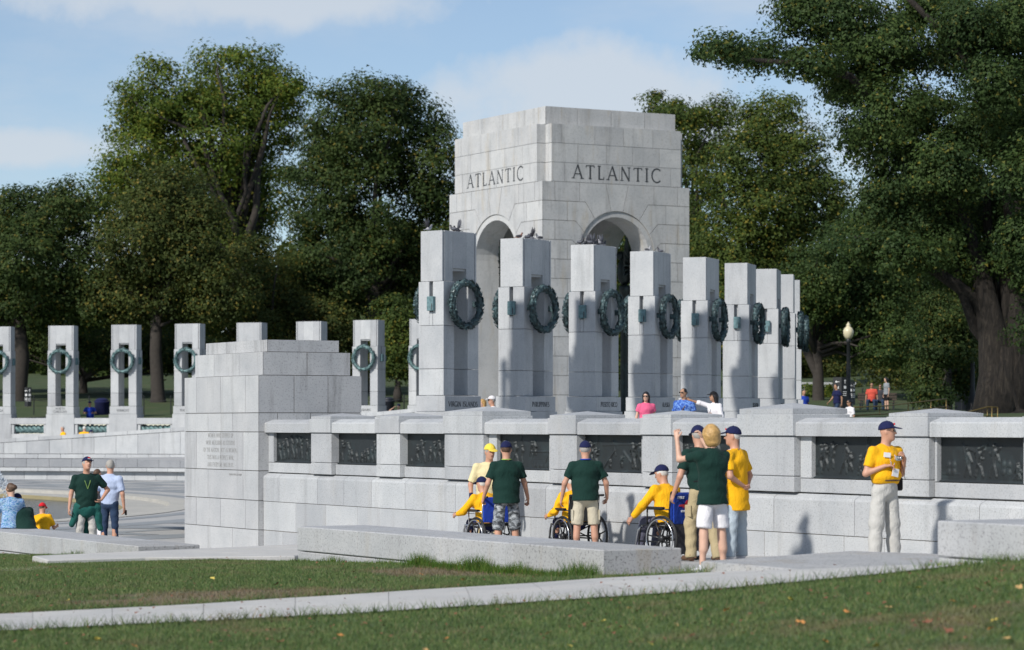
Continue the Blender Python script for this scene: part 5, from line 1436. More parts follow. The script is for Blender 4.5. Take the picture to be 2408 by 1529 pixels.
    if cap is not None:
        Cp = Vol(hv); Cp.ell(hc + hU * .040 * k - hF * .004 * k, A3, (.093 * k, .113 * k, .106 * k), .02)
        co_ = Cp.obj('cap', cap, root, cutall=[(hc + hU * .040 * k, -unit(hU - hF * .12))])
        Br = Vol(max(hv * .7, .008)); Br.ell(hc + hU * .052 * k + hF * .118 * k, (hL, unit(hF - hU * .20), unit(hU + hF * .20)), (.080 * k, .085 * k, .011), .01)
        Br.obj('brim', cap, co_)
        bt = MB(); bt.ell(tuple(hc + hU * .146 * k), (.008, .008, .006), 6, 4); bt.obj('button', cap, co_)
        if mark:
            mk = MB(); c0 = hc + hU * .088 * k + hF * .094 * k
            M = Matrix((tuple(hL), tuple(hF), tuple(hU))).transposed().to_4x4(); M.translation = Vector(c0)
            mk.box(-.022, .022, -.005, .008, .002, .026, M=M); mk.obj('emblem', mark, co_)
            mk = MB(); mk.box(-.028, .028, -.001, .012, -.012, -.004, M=M); mk.obj('emblem', M_WHT, co_)
    if eyes:
        for sg in (-1, 1):
            e = MB(); M = Matrix((tuple(hL), tuple(hF), tuple(hU))).transposed().to_4x4(); M.translation = Vector(hc + hL * sg * .033 * k + hF * .083 * k + hU * .016 * k)
            e.ell((0, 0, 0), (.013, .008, .007), 8, 5, M=M); e.obj('eye', M_EYE, body)
        e = MB(); M.translation = Vector(hc + hF * .088 * k - hU * .056 * k); e.ell((0, 0, 0), (.024, .010, .0075), 8, 5, M=M); e.obj('mouth', M_LIP, body)
    if glasses is not None:
        g = MB(); M = Matrix((tuple(hL), tuple(hF), tuple(hU))).transposed().to_4x4(); M.translation = Vector(hc + hU * .017 * k)
        for sg in (-1, 1):
            g.box(sg * .036 - .027, sg * .036 + .027, .094, .102, -.018, .016, M=M, c=.003)
            g.box(sg * .078 - .003, sg * .078 + .003, -.01, .098, .006, .013, M=M)
        g.box(-.012, .012, .096, .101, .004, .010, M=M); g.obj('glasses', glasses, root)
    root['_j'] = 0; del root['_j']
    return root, dict(jo=jo, P0=P0, Nk=Nk, hc=hc, T=T, L=L, Fw=Fw, ch=ch, wa=wa, cd=cd, wd=wd, k=k, ang=ang, hF=hF, hU=hU, hL=hL)
def lanyard(root, J, mat, drop=.26, side=.05):
    mb = MB(); Nk, L, Fw, T = J['Nk'], J['L'], J['Fw'], J['T']
    end = J['ch'] + Fw * (J['cd'] + .045) - T * (drop - .13)
    for sg in (-1, 1):
        mb.tube([Nk + L * sg * .065 - Fw * .03 + T * .015, Nk + L * sg * .07 + Fw * .06 - T * .015, J['ch'] + L * sg * .045 + Fw * (J['cd'] + .035) + T * .02, end], .008, 5, flat=.5)
    mb.obj('lanyard', mat, root); return end
def card(root, p, w, h, u, mat=None, nrm=None, rollz=0.0):
    mb = MB(); f = unit(nrm); l = unit(np.cross(v3(0, 0, 1), f)); up = np.cross(f, l)
    M = Matrix((tuple(l), tuple(f), tuple(up))).transposed().to_4x4(); M.translation = Vector(p)
    M = M @ Matrix.Rotation(rollz, 4, 'Y'); mb.box(-w / 2, w / 2, -.003, .003, -h / 2, h / 2, M=M); return mb.obj('badge', mat or M_WHT, root)
def local(root, J, wpt):
    return np.array(Matrix.Rotation(-J['ang'], 3, 'Z') @ (Vector(wpt) - root.location))

# ------------------------------------------------------------------ wheelchair
STEEL = flat('chair_chrome', (.55, .56, .58), .25, .9, .05); RUB = flat('tyre_rubber', (.016, .016, .017), .7); MAG = flat('wheel_black', (.02, .02, .022), .4)
def wheelchair(label, pos, z, face, back, spoke=MAG, bag=None, frame=M_BLK, rimm=STEEL):
    n = rfdir(face); ang = math.atan2(n.x, -n.y)
    r = empty('wheelchair', (pos[0], pos[1], z), ang, label, 'wheelchair', 'wheelchairs beside the relief wall')
    R_ = .31
    for sg in (-1, 1):
        w = empty('wheel', (sg * .305, .14, R_)); w.parent = r
        def circ(rad, x=0): return [(x, rad * math.cos(2 * math.pi * i / 32), rad * math.sin(2 * math.pi * i / 32)) for i in range(33)]
        mb = MB(); mb.tube(circ(R_ - .014), .016, 8, cap=False); mb.obj('tyre', RUB, w, smooth=True)
        mb = MB(); mb.tube(circ(R_ - .036), .010, 6, cap=False); mb.obj('rim', MAG, w, smooth=True)
        mb = MB(); mb.tube(circ(R_ - .05, sg * .04), .009, 6, cap=False); mb.obj('hand_rim', rimm, w, smooth=True)
        mb = MB()
        for i in range(7):
            a = 2 * math.pi * i / 7 + .3; mb.tube([(0, .03 * math.cos(a), .03 * math.sin(a)), (0, (R_ - .04) * math.cos(a), (R_ - .04) * math.sin(a))], [.014, .009], 6)
        mb.tube([(-.03, 0, 0), (.03, 0, 0)], .045, 10); mb.obj('spokes', spoke, w, smooth=True)
        c = empty('caster', (sg * .26, -.36, .09)); c.parent = r
        mb = MB(); mb.tube([(-.016, 0, 0), (.016, 0, 0)], .085, 16); mb.obj('tyre', RUB, c, smooth=True)
        mb = MB(); mb.tube([(0, 0, 0), (0, 0, .2)], .014, 6); mb.obj('fork', frame, c)
        mb = MB(); mb.tube([(sg * .26, .28, .93), (sg * .26, .40, .935)], .018, 8); mb.obj('handle', M_BLK, r, smooth=True)
        mb = MB(); mb.box(sg * .27 - .035, sg * .27 + .035, -.22, .14, .70, .735, c=.01); mb.obj('armrest', M_BLK, r)
        mb = MB(); mb.box(sg * .14 - .075, sg * .14 + .075, -.60, -.42, .10, .12, c=.005); mb.obj('footrest', M_BLK, r)
        mb = MB(); mb.tube([(sg * .25, -.30, .48), (sg * .22, -.42, .40), (sg * .19, -.52, .12)], .014, 6); mb.obj('leg_tube', frame if frame != M_BLK else STEEL, r, smooth=True)
    mb = MB()
    for sg in (-1, 1):
        x = sg * .255
        mb.tube([(x, .24, .20), (x, .24, .70), (x, .27, .93)], .013, 6); mb.tube([(x, .24, .48), (x, -.32, .48), (x, -.36, .28)], .013, 6); mb.tube([(x, .24, .26), (x, -.34, .26)], .013, 6); mb.tube([(x, -.20, .48), (x, -.20, .70)], .011, 6); mb.tube([(x, .24, .70), (x, -.20, .70)], .011, 6)
    mb.tube([(-.25, .05, .26), (.25, .05, .48)], .011, 6); mb.tube([(.25, .07, .26), (-.25, .07, .48)], .011, 6); mb.tube([(-.30, .14, .31), (.30, .14, .31)], .012, 6)
    mb.obj('frame', frame, r, smooth=True)
    MB().box(-.24, .24, -.27, .22, .47, .52, c=.015).obj('seat', M_BLK, r)
    MB().box(-.25, .25, .235, .265, .53, .93, c=.01).obj('backrest', back, r)
    if bag is not None:
        bk = empty('back_bag', (0, .275, 0)); bk.parent = r
        MB().box(-.235, .235, 0, .03, .50, .915, c=.008).obj('panel', bag, bk)
        bm_ = MB(); bm_.prism([(-.22, .14), (.20, .08), (.235, .50), (-.235, .50)], .004, .05); bm_.obj('pouch', C_DKT, bk)
        return r, bk
    return r, None
# ------------------------------------------------------------------ the cast, foreground
GW = lambda x, d: walkf(*rf((x - CX) / FPX * d, d))
FRONT = 'visitors by the relief wall'
VR = dict(vox=.0145)
# man with camera
r, J = person('man in yellow polo and light grey trousers holding a silver camera', 2080, 34.3, GW(2080, 34.3) - .0, 32, 1.73, C_YEL, C_GRY, sleeve=.62, cap=C_NAVY, mark=C_RED, fat=.34, look=(42, 2), group=FRONT, hairstyle='bald', belt=M_LEA, glasses=M_GLS, shoe=M_SHOE, legtight=1.34, untuck=-.125,
    arms={'R': ((-.35, .05, -1), (.62, -.62, .36), (.85, -.45, .1), (.1, .2, -.9), .9), 'L': ((.28, .05, -1), (-.28, -.55, .70), (-.5, -.4, .5), (-.8, .2, .1), .9)}, legs={'L': ((.10, 0, -1), (.06, .01, -1)), 'R': ((-.10, 0, -1), (-.06, .01, -1))}, **VR)
e = lanyard(r, J, M_LAN, .30); card(r, J['wa'] + J['Fw'] * (J['wd'] + .05) + J['L'] * .0 + v3(0, 0, .04), .10, .10, None, None, J['Fw'], .2)
card(r, J['ch'] + J['Fw'] * (J['cd'] + .034) - J['L'] * .085 + v3(0, 0, .045), .095, .06, None, None, unit(J['Fw'] - J['L'] * .25), .1)
hp = (J['jo']['L'][2] + J['jo']['R'][2]) / 2 + v3(0, -.07, .05)
wc = r.matrix_basis @ Vector(hp)
cm = tag(empty('camera_compact', wc, J['ang'] + .3), 'small silver camera in the hands of the man in yellow', 'camera')
MB().box(-.05, .05, -.014, .014, -.03, .03, c=.006).obj('case', M_SIL, cm); mb = MB(); mb.tube([(.012, -.014, 0), (.012, -.04, 0)], .022, 12); mb.obj('lens', M_SIL, cm, smooth=True)
mb = MB(); mb.tube([Vector(hp) + Vector((.04, 0, -.02)), Vector(hp) + Vector((.06, -.02, -.14)), Vector(hp) + Vector((.11, 0, -.27))], .004, 5); mb.obj('camera_strap', M_BLK, r)
pc = Vector(J['P0'] + J['L'] * .19 + v3(0, -.03, .06)); MB().box(pc.x - .06, pc.x + .05, pc.y - .06, pc.y + .05, pc.z - .10, pc.z + .07, c=.02).obj('camera_pouch', C_BLK, r)
# photographing woman
r, J = person('blond woman in green polo and white shorts raising a camera', 1676, 30.7, .03, -148, 1.665, C_GRN, C_WHT, blen=.43, legtight=1.12, sleeve=.52, skin=SKIN2, hair=H_BLD, hairstyle='bob', fat=.10, female=True, group=FRONT, shoe=M_SHOE, look=(-14, 4), untuck=.05,
    arms={'R': ((-.15, -.9, -.05), (.25, -.55, .8), (.1, -.25, .9), (.5, -.4, -.1), .8), 'L': ((.30, -.95, -.15), (-.05, -.25, .95), (-.1, -.2, .9), (-.5, -.4, 0), .8)}, legs={'L': ((.10, 0, -1), (.06, .02, -1)), 'R': ((-.09, 0, -1), (-.06, .02, -1))}, shoulder_yaw=0, **VR)
# man in yellow polo seen from behind
r, J = person('man in long yellow polo with hands behind his back', 1731, 36.6, GW(1731, 36.6), -122, 1.76, C_YEL, C_PBL, sleeve=.66, cap=C_NAVY, mark=C_RED, fat=.28, look=(22, 0), group=FRONT, hair=H_WHT, shoe=M_SHOE, untuck=.22, legtight=1.2,
    arms={'R': ((-.28, .24, -1), (.75, .28, -.45)), 'L': ((.28, .24, -1), (-.75, .28, -.45))}, legs={'L': ((.12, 0, -1), (.09, .01, -1)), 'R': ((-.10, 0, -1), (-.06, .01, -1))}, **VR)
mb = MB(); mb.tube([J['Nk'] + J['L'] * .05 + v3(0, .03, .02), J['Nk'] + J['L'] * .06 + J['Fw'] * .08, J['ch'] + J['Fw'] * (J['cd'] + .03) + J['L'] * .02, J['wa'] + J['Fw'] * (J['wd'] + .03)], .010, 5, flat=.5); mb.obj('lanyard', M_LAN, r)
# three attendants
r, J = person('man in green polo and khaki cargo trousers pushing the right wheelchair', 1652, 36.2, GW(1652, 36.2), -152, 1.79, C_GRN, C_KHA, sleeve=.60, cap=C_NAVY, fat=.22, look=(-10, -10), group=FRONT, hair=H_GRY, shoe=M_LEA, belt=C_BLK, legtight=1.12, lean=(0, -.14, 1), untuck=-.04,
    arms={'R': ((-.42, .0, -1), (-.16, -.42, -.9), (-.1, -.6, -.6)), 'L': ((.35, .0, -1), (.1, -.45, -.9))}, legs={'L': ((.08, -.22, -1), (.06, .12, -1)), 'R': ((-.08, .12, -1), (-.05, .22, -1))}, **VR)
for sg in (-1, 1): p = J['jo']['L' if sg > 0 else 'R']; q = (p[4] + p[5]) / 2 + X_ if False else (p[4] + p[5]) / 2; MB().box(q[0] + sg * .085 - .012, q[0] + sg * .085 + .012, q[1] - .07, q[1] + .07, q[2] - .12, q[2] + .04, c=.008).obj('cargo_pocket', C_KHA, r)
mb = MB(); w_ = J['jo']['R'][2]; f_ = J['jo']['R'][3]; mb.tube([w_ - f_ * .035, w_ - f_ * .01], .030, 10); mb.obj('wristwatch', M_BLK, r)
P5 = rf((1578 - CX) / FPX * 37.0, 37.0)
BBAG = cloth('cloth_blue_bag', (.015, .05, .32))
wc3, bag3 = wheelchair('wheelchair with printed blue back bag and black mesh pouch', P5, GW(1592, 37.0), -140, BBAG, bag=BBAG)
# print on the bag: script line, red aeroplane, second line
C_PRT = flat('print_white', (.75, .77, .80), .7); C_PRR = flat('print_red', (.55, .03, .04), .7)
M180 = Matrix.Rotation(math.pi, 4, 'Z')
t = link('print_lettering', text_mesh(['FAMILY'], .034, sx=.8, bold=1.1), C_PRT, bag3, (.11, .0335, .845), (0, 0, math.pi)); t = link('print_lettering', text_mesh(['HONOR FLIGHT'], .026, sx=.8, bold=1.1), C_PRT, bag3, (.0, .0335, .665), (0, 0, math.pi))
mb = MB(); mb.prism([(-.15, .745), (-.05, .735), (.10, .770), (.14, .80), (.10, .805), (-.02, .775), (-.13, .765)], -.002, .002, M=Matrix.Translation((0, .034, 0)) @ M180); mb.prism([(-.07, .72), (.0, .75), (.03, .82), (.0, .825), (-.04, .77)], -.0015, .0025, M=Matrix.Translation((0, .034, 0)) @ M180); mb.obj('print_aeroplane', C_PRR, bag3)
SEATED = {'L': ((.10, -1, .02), (.03, -.18, -1)), 'R': ((-.10, -1, .02), (-.03, -.18, -1))}
r, J = person('seated man in bright yellow jacket and navy cap in the right wheelchair', d=1, x=0, pos=P5, z=GW(1592, 37.0), face=-140, H=1.64, top=C_YEL, bottom=C_SLATE, sleeve=1.85, cap=C_NAVY, fat=.45, sit=.54, lean=(-.06, -.34, 1), look=(20, -14), group='people seated in wheelchairs', hair=H_WHT, shoe=M_SHOE, legs=SEATED,
    arms={'L': ((.62, -.30, -.85), (.15, -.72, -.70)), 'R': ((-.42, .0, -1), (-.15, -.8, -.3))}, **VR)
r, J = person('man in green polo and stone cargo shorts pushing the middle wheelchair', 1377, 41.0, GW(1377, 41.0), -172, 1.70, C_GRN, C_STN, blen=.50, sleeve=.60, cap=C_NAVY, fat=.42, look=(-6, -4), group=FRONT, hair=H_GRY, shoe=M_SHOE, legtight=1.08, untuck=.02,
    arms={'R': ((-.46, -.06, -1), (-.12, -.40, -.85), (0, -.8, -.5)), 'L': ((.44, -.06, -1), (.12, -.35, -.9))}, legs={'L': ((.10, 0, -1), (.06, .02, -1)), 'R': ((-.10, 0, -1), (-.05, .02, -1))}, **VR)
mb = MB(); mb.tube([J['Nk'] + (J['L'] * math.cos(a) - J['Fw'] * math.sin(a)) * .074 + v3(0, 0, .025) for a in [math.pi * i / 10 for i in range(11)]], .010, 6); mb.obj('lanyard', C_BLU, r)
for sg in (-1, 1): p = J['jo']['L' if sg > 0 else 'R']; q = p[4] + (p[5] - p[4]) * .62; MB().box(q[0] + sg * .088 - .012, q[0] + sg * .088 + .012, q[1] - .07, q[1] + .07, q[2] - .09, q[2] + .07, c=.008).obj('cargo_pocket', C_STN, r)
P7 = rf((1354 - CX) / FPX * 41.8, 41.8)
wc2, _ = wheelchair('black wheelchair in front of the man in stone shorts', P7, GW(1346, 41.9), -152, M_BLK, frame=M_BLK)
r, J = person('seated man in yellow jacket in the middle wheelchair', 0, 1, pos=P7, z=GW(1346, 41.9), face=-152, H=1.56, top=C_YEL, bottom=C_NAVY, sleeve=1.85, hair=H_WHT, cap=C_NAVY, fat=.40, sit=.52, lean=(-.05, -.34, 1), look=(10, -14), group='people seated in wheelchairs', legs=SEATED, arms={'L': ((.50, -.05, -1), (.05, -.9, -.3)), 'R': ((-.40, .0, -1), (.05, -.9, -.3))}, **VR)
r, J = person('heavy man in green polo and grey camouflage shorts pushing the left wheelchair', 1191, 42.2, GW(1191, 42.2), -163, 1.745, C_GRN, CAMO, blen=.60, sleeve=.60, cap=C_NAVY, fat=.50, look=(-26, -6), group=FRONT, hair=H_BRN, shoe=C_BLK, legtight=1.14, untuck=.06, curl=1.0,
    arms={'R': ((-.38, -.12, -1), (-.28, -.25, -.9), (-.2, -.5, -.7)), 'L': ((.34, 0, -1), (.1, -.5, -.8))}, legs={'L': ((.10, 0, -1), (.06, .02, -1)), 'R': ((-.10, 0, -1), (-.05, .02, -1))}, **VR)
mb = MB(); mb.tube([J['Nk'] + (J['L'] * math.cos(a) - J['Fw'] * math.sin(a)) * .074 + v3(0, 0, .025) for a in [math.pi * i / 10 for i in range(11)]], .008, 6); mb.obj('lanyard', cloth('cloth_lime', (.35, .55, .10)), r)
P9 = rf((1150 - CX) / FPX * 43.0, 43.0)
wc1, _ = wheelchair('wheelchair with plain royal blue back and chrome frame', P9, GW(1142, 43.1), -150, C_BLU, frame=STEEL)
r, J = person('seated man in yellow jacket bent to the left in the left wheelchair', 0, 1, pos=P9, z=GW(1142, 43.1), face=-150, H=1.58, top=C_YEL, bottom=C_NAVY, sleeve=1.80, hair=H_WHT, cap=C_NAVY, fat=.42, sit=.52, lean=(.0, -.40, 1), look=(10, -10), group='people seated in wheelchairs', legs=SEATED, arms={'L': ((.65, -.25, -.85), (.05, -.95, -.25)), 'R': ((-.40, .0, -1), (.1, -.9, -.2))}, **VR)
r, J = person('smiling man in cream shirt and yellow cap behind the left wheelchair', 1150, 44.5, GW(1150, 44.5), 12, 1.76, C_CRM, C_KHA, sleeve=.75, cap=C_YCAP, fat=.38, look=(14, -8), group=FRONT, hair=H_GRY, shoe=C_BLK,
    arms={'R': ((-.35, .06, -1), (-.02, -.30, -1)), 'L': ((.3, .0, -1), (-.1, -.3, -1))}, **VR)
mb = MB(); w_ = J['jo']['R'][2]; f_ = J['jo']['R'][3]; mb.tube([w_ - f_ * .12, w_ + f_ * .02], .034, 10); mb.obj('wrist_brace', C_NAVY, r, smooth=True)

# ------------------------------------------------------------------ visitors on the left
LEFTG = 'visitors on the left by the plaza'; VL = dict(vox=.016)
r, J = person('man in green polo with a teal jacket tied round his waist', 203, 51.0, GW(203, 51.0) - .02, 18, 1.80, C_GRN, C_GRY, sleeve=.62, cap=C_NAVY, mark=C_RED, fat=.26, look=(14, 14), tilt=8, group=LEFTG, hair=H_GRY, arms={'R': ((-.26, .0, -1), (-.16, -.20, -1)), 'L': ((.75, .18, -.85), (-.50, -.52, -.62), (-.8, -.1, -.5))}, untuck=.03, **VL)
jk = Vol(.016); p = J['P0']
jk.econe(p + v3(0, 0, .03), p + v3(0, 0, -.10), v3(1, 0, 0), (.19, .15), (.21, .17), .03); jk.cone(p + v3(-.17, -.03, -.05), p + v3(-.27, -.02, -.40), .08, .05, .04); jk.cone(p + v3(.17, -.05, -.05), p + v3(.25, -.05, -.46), .09, .06, .04); jk.cone(p + v3(.02, .14, -.05), p + v3(.02, .16, -.50), .12, .10, .04)
jk.obj('tied_jacket', C_TEAL, r, wr=.012, seed=9)
lanyard(r, J, cloth('cloth_lime_cord', (.16, .26, .08)), .24)
r, J = person('grey haired man in light blue shirt and jeans seen from behind', 258, 53.0, GW(258, 53.0), 158, 1.78, C_LBL, C_JEAN, sleeve=.72, fat=.14, look=(26, 0), group=LEFTG, hair=H_GRY, untuck=-.03, legtight=.95, arms={'R': ((-.28, .05, -1), (-.05, -.12, -1)), 'L': ((.34, .06, -1), (.14, -.12, -1))}, **VL)
MB().box(-.02, .02, -.01, .01, -.05, .05, c=.004).obj('phone', M_BLK, r, loc=tuple(J['jo']['R'][2] + v3(-.02, -.04, -.10)))
r, J = person('mostly hidden visitor between the two standing men on the left', 226, 56.5, GW(226, 56.5), 150, 1.66, C_DKT, C_WHT, sleeve=.6, fat=.1, group=LEFTG, hair=H_BRN, vox=.02)
SIT2 = {'L': ((.16, -1, -.05), (.03, .0, -1)), 'R': ((-.16, -1, -.05), (-.03, 0, -1))}
def seatpos(x, X_=16.35):
    return (X_, Yat(x, X_))
ZL = -.165
r, J = person('seated woman in blue patterned sweater with brown hair bun', 0, 1, pos=seatpos(26), z=ZL - .50, face=-152, H=1.64, top=KNIT, bottom=C_SLATE, sleeve=1.6, skin=SKIN2, hair=H_BRN, hairstyle='bun', fat=.18, female=True, sit=.545, lean=(-.06, -.12, 1), look=(30, -22), group=LEFTG, legs=SIT2, collar=False, arms={'L': ((.3, -.35, -.9), (-.2, -.9, .1)), 'R': ((-.3, -.35, -.9), (.2, -.9, .1))}, **VL)
r, J = person('person in dark green top leaning forward on the low wall', 0, 1, pos=seatpos(66, 16.6), z=ZL - .60, face=-150, H=1.66, top=C_GRN, bottom=C_JEAN, sleeve=.7, hair=H_BRN, fat=.2, sit=.545, cap=C_NAVY, lean=(.15, -.75, 1), look=(10, -25), group=LEFTG, legs=SIT2, arms={'L': ((.3, -.5, -.9), (-.1, -.9, -.1)), 'R': ((-.3, -.5, -.9), (.1, -.9, -.1))}, **VL)
r, J = person('child in red cap and yellow shirt crouching beside the low wall', 0, 1, pos=seatpos(98, 17.1), z=ZL - .62, face=165, H=1.30, top=C_YEL, bottom=C_NAVY, sleeve=.7, hair=H_BRN, cap=C_RED, fat=.1, sit=.46, lean=(.15, -.35, 1), look=(0, -15), group=LEFTG, legs=SIT2, arms={'L': ((.4, -.1, -1), (-.1, -.8, .1)), 'R': ((-.4, -.1, -1), (.1, -.8, .1))}, **VL)

# ------------------------------------------------------------------ visitors on the terrace
TERG = 'visitors walking behind the relief wall'; VT = dict(vox=.018)
r, J = person('woman in pink top with sunglasses and long dark hair', 1519, 66.0, .86, 12, 1.62, C_PNK, C_JEAN, sleeve=.45, skin=SKIN2, hair=H_BLK, hairstyle='long', fat=.05, female=True, look=(-28, 0), group=TERG, glasses=M_GLS, collar=False, **VT)
r, J = person('man in blue print shirt with sunglasses and a shoulder strap', 1609, 67.5, .86, -14, 1.73, FLOR, C_DKT, sleeve=.62, skin=SKIN3, hair=H_BLK, fat=.18, look=(-32, 0), group=TERG, glasses=M_GLS, collar=False, **VT)
mb = MB(); mb.tube([J['Nk'] + J['L'] * .07 + v3(0, 0, .01), J['ch'] + J['Fw'] * (J['cd'] + .03) + J['L'] * .04, J['wa'] + J['Fw'] * (J['wd'] + .03) - J['L'] * .10], .014, 5); mb.obj('strap', M_LEA, r)
r, J = person('woman in white top and black cap pointing left', 1681, 66.0, .86, -52, 1.62, C_WHT, C_PNK, sleeve=1.25, skin=SKIN3, hair=H_BLK, hairstyle='long', cap=C_BLK, fat=.10, female=True, look=(-20, 4), group=TERG, collar=False, arms={'R': ((-.55, -.80, .28), (-.45, -.85, .30)), 'L': ((.3, .0, -1), (-.25, -.75, .15))}, **VT)
mb = MB(); mb.tube([J['Nk'] + J['L'] * .06 + v3(0, 0, .01), J['ch'] + J['Fw'] * (J['cd'] + .03) + J['L'] * .02, J['wa'] + J['Fw'] * (J['wd'] + .03) - J['L'] * .10], .008, 5); mb.obj('strap', C_NAVY, r)
r, J = person('blond woman walking between the VIRGIN ISLANDS and PHILIPPINES pillars', 1137, 76.0, .78, -60, 1.62, C_WHT, C_JEAN, sleeve=.6, skin=SKIN2, hair=H_BLD, hairstyle='long', fat=.1, female=True, group=TERG, vox=.022)
r, J = person('man in white cap and sunglasses between the first two near pillars', 1160, 74.5, .76, -80, 1.70, C_WHT, C_KHA, sleeve=.6, cap=C_WHT, hair=H_GRY, fat=.15, group=TERG, glasses=M_GLS, vox=.022)
r, J = person('person half hidden behind the PUERTO RICO pillar base', 1484, 86, .90, -70, 1.62, C_TEAL, C_JEAN, sleeve=.6, hair=H_BRN, fat=.15, group=TERG, vox=.024)

# ------------------------------------------------------------------ far visitors
FARG = 'far visitors'; VF = dict(vox=.028, eyes=False, collar=False)
n0 = FARC[1][0].lerp(FARC[2][0], .46)
person('man in blue shirt leaning on the balustrade beside the VERMONT pillar', 212, 142.2, 1.12, 4, 1.78, C_BLU, C_DKT, sleeve=.6, cap=C_NAVY, fat=.2, lean=(0, -.30, 1), group=FARG, arms={'R': ((-.4, -.5, -.8), (.4, -.8, .0)), 'L': ((.4, -.5, -.8), (-.4, -.8, .0))}, **VF)
person('grey haired visitor in yellow below the NORTH CAROLINA pillar', 149, 134.5, -.12, -60, 1.70, C_YEL, C_GRY, hair=H_GRY, fat=.3, group=FARG, **VF)
person('grey haired visitor in yellow seen from behind below the rope balustrade', 198, 134.0, -.12, 170, 1.72, C_YEL, C_GRY, hair=H_WHT, fat=.3, group=FARG, **VF)
person('visitor in dark green and navy cap on the far ramp', 213, 133.6, -.30, 150, 1.70, C_GRN, C_KHA, cap=C_NAVY, fat=.3, group=FARG, **VF)
person('visitor with navy cap and raised arm right of the ALABAMA pillar', 937, 134.5, .98, 20, 1.70, C_NAVY, C_KHA, skin=SKIN2, cap=C_NAVY, fat=.2, group=FARG, arms={'R': ((-.9, -.2, .1), (.6, -.2, .5)), 'L': ((.3, 0, -1), (.1, -.2, -1))}, **VF)
person('youth in navy shirt striding past the sign pylons', 1968, 118, 1.80, -62, 1.66, C_NAVY, C_JEAN, skin=SKIN3, hair=H_BLK, fat=.05, group=FARG, legs={'L': ((.05, -.35, -1), (.02, .05, -1)), 'R': ((-.05, .25, -1), (-.02, .55, -1))}, arms={'R': ((-.2, -.2, -1), (-.1, -.6, -.6)), 'L': ((.2, .4, -1), (.1, -.1, -1))}, **VF)
person('woman in white off shoulder top and white headband', 1999, 101, .98, -60, 1.63, C_WHT, C_JEAN, sleeve=.7, skin=SKIN3, hair=H_BLK, hairstyle='bun', fat=.15, female=True, group=FARG, glasses=M_GLS, vox=.026, eyes=False, collar=False)
zb_ = 2.33
bp_ = rf((2062 - CX) / FPX * 133, 133)
person('seated visitor in coral red shirt on the park bench', 2050, 132.6, zb_, -12, 1.76, C_CORAL, C_JEAN, skin=SKIN3, hair=H_BLK, fat=.25, sit=.56, group=FARG, legs=SIT2, glasses=M_GLS, **VF)
person('seated visitor in dark top beside the red shirt', 2070, 132.6, zb_, -12, 1.66, C_DKT, C_JEAN, skin=SKIN3, hair=H_BLK, fat=.15, sit=.55, group=FARG, legs=SIT2, glasses=M_GLS, **VF)
person('standing woman in grey top with long dark hair beside the bench', 2085, 131.5, zb_, -70, 1.63, C_GREY2, C_BLK, blen=.40, skin=SKIN2, hair=H_BLK, hairstyle='long', fat=.05, female=True, group=FARG, **VF)
person('person in blue shirt at the foot of the last near pillar', 1889, 112, 1.45, 30, 1.68, C_BLU, C_JEAN, skin=SKIN3, hair=H_BLK, fat=.15, group=FARG, **VF)
person('visitor half hidden behind the slim young tree', 2231, 126, 2.25, 0, 1.66, C_DKT, C_JEAN, skin=SKIN3, hair=H_BLK, fat=.15, group=FARG, **VF)
# ------------------------------------------------------------------ pigeons on the pillars
PIG = flat('pigeon_grey', (.09, .095, .115), .6, 0, .35, 25); PIGD = flat('pigeon_dark', (.035, .036, .045), .6, 0, .3, 25); PIGW = flat('pigeon_pale', (.34, .34, .36), .6, 0, .3, 25); PIGR = flat('pigeon_rusty', (.20, .10, .07), .6, 0, .3, 25); BEAK = flat('beak', (.16, .09, .06), .6)
def pigeon(label, p, rz, mat, wings=0, s=.74):
    r = empty('pigeon', p, rz, label, 'pigeon', 'pigeons on the pillar tops'); r.scale = (s,) * 3
    V_ = Vol(.010)
    A = (v3(1, 0, 0), unit(v3(0, -1, .35)), unit(v3(0, .35, 1)))
    V_.ell(v3(0, 0, .105), A, (.058, .11, .062), .03); V_.cone(v3(0, -.075, .15), v3(0, -.10, .215), .034, .026, .03); V_.ell(v3(0, -.108, .228), (v3(1, 0, 0), v3(0, 1, 0), v3(0, 0, 1)), (.026, .032, .027), .02)
    V_.econe(v3(0, .07, .085), v3(0, .20, .055), v3(1, 0, 0), (.035, .016), (.042, .010), .02)
    V_.obj('body', mat, r)
    b = MB(); b.tube([(0, -.135, .226), (0, -.165, .218)], [.008, .002], 5); b.obj('beak', BEAK, r)
    b = MB()
    for sg in (-1, 1): b.tube([(sg * .022, -.005, .06), (sg * .022, .0, .0)], .005, 5); b.tube([(sg * .022, .0, .004), (sg * .022, -.035, .003)], .005, 5)
    b.obj('legs', BEAK, r)
    for sg in (-1, 1):
        w = MB()
        if wings:
            for f in range(6):
                a = math.radians(20 + 14 * f); w.tube([(sg * .04, .02, .14), (sg * (.06 + .10 * math.sin(a) * wings), .05 + .012 * f, .14 + .16 * math.cos(a) + .05), (sg * (.08 + .17 * math.sin(a) * wings), .09 + .02 * f, .16 + .30 * math.cos(a) + .04)], [.02, .026, .006], 5, flat=.3)
        else: w.ell((sg * .050, .025, .118), (.016, .105, .042), 8, 6)
        w.obj('wing', PIGD if mat != PIGD else PIG, r, smooth=True)
def on_pillar(i, fx, fy):       # fractions across the top of near pillar i
    x, d, th = near[i][:3]; n = rfdir(th); t = Vector((-n.y, n.x, 0)); c0 = Vector((*rf((x - CX) / FPX * d, d), 0))
    p = c0 - n * (.83 / 2) + t * (1.40 / 2) + t * (fx * .62) - n * (fy * .33); p.z = ZC + .31 + .016 * i + 4.56; return p
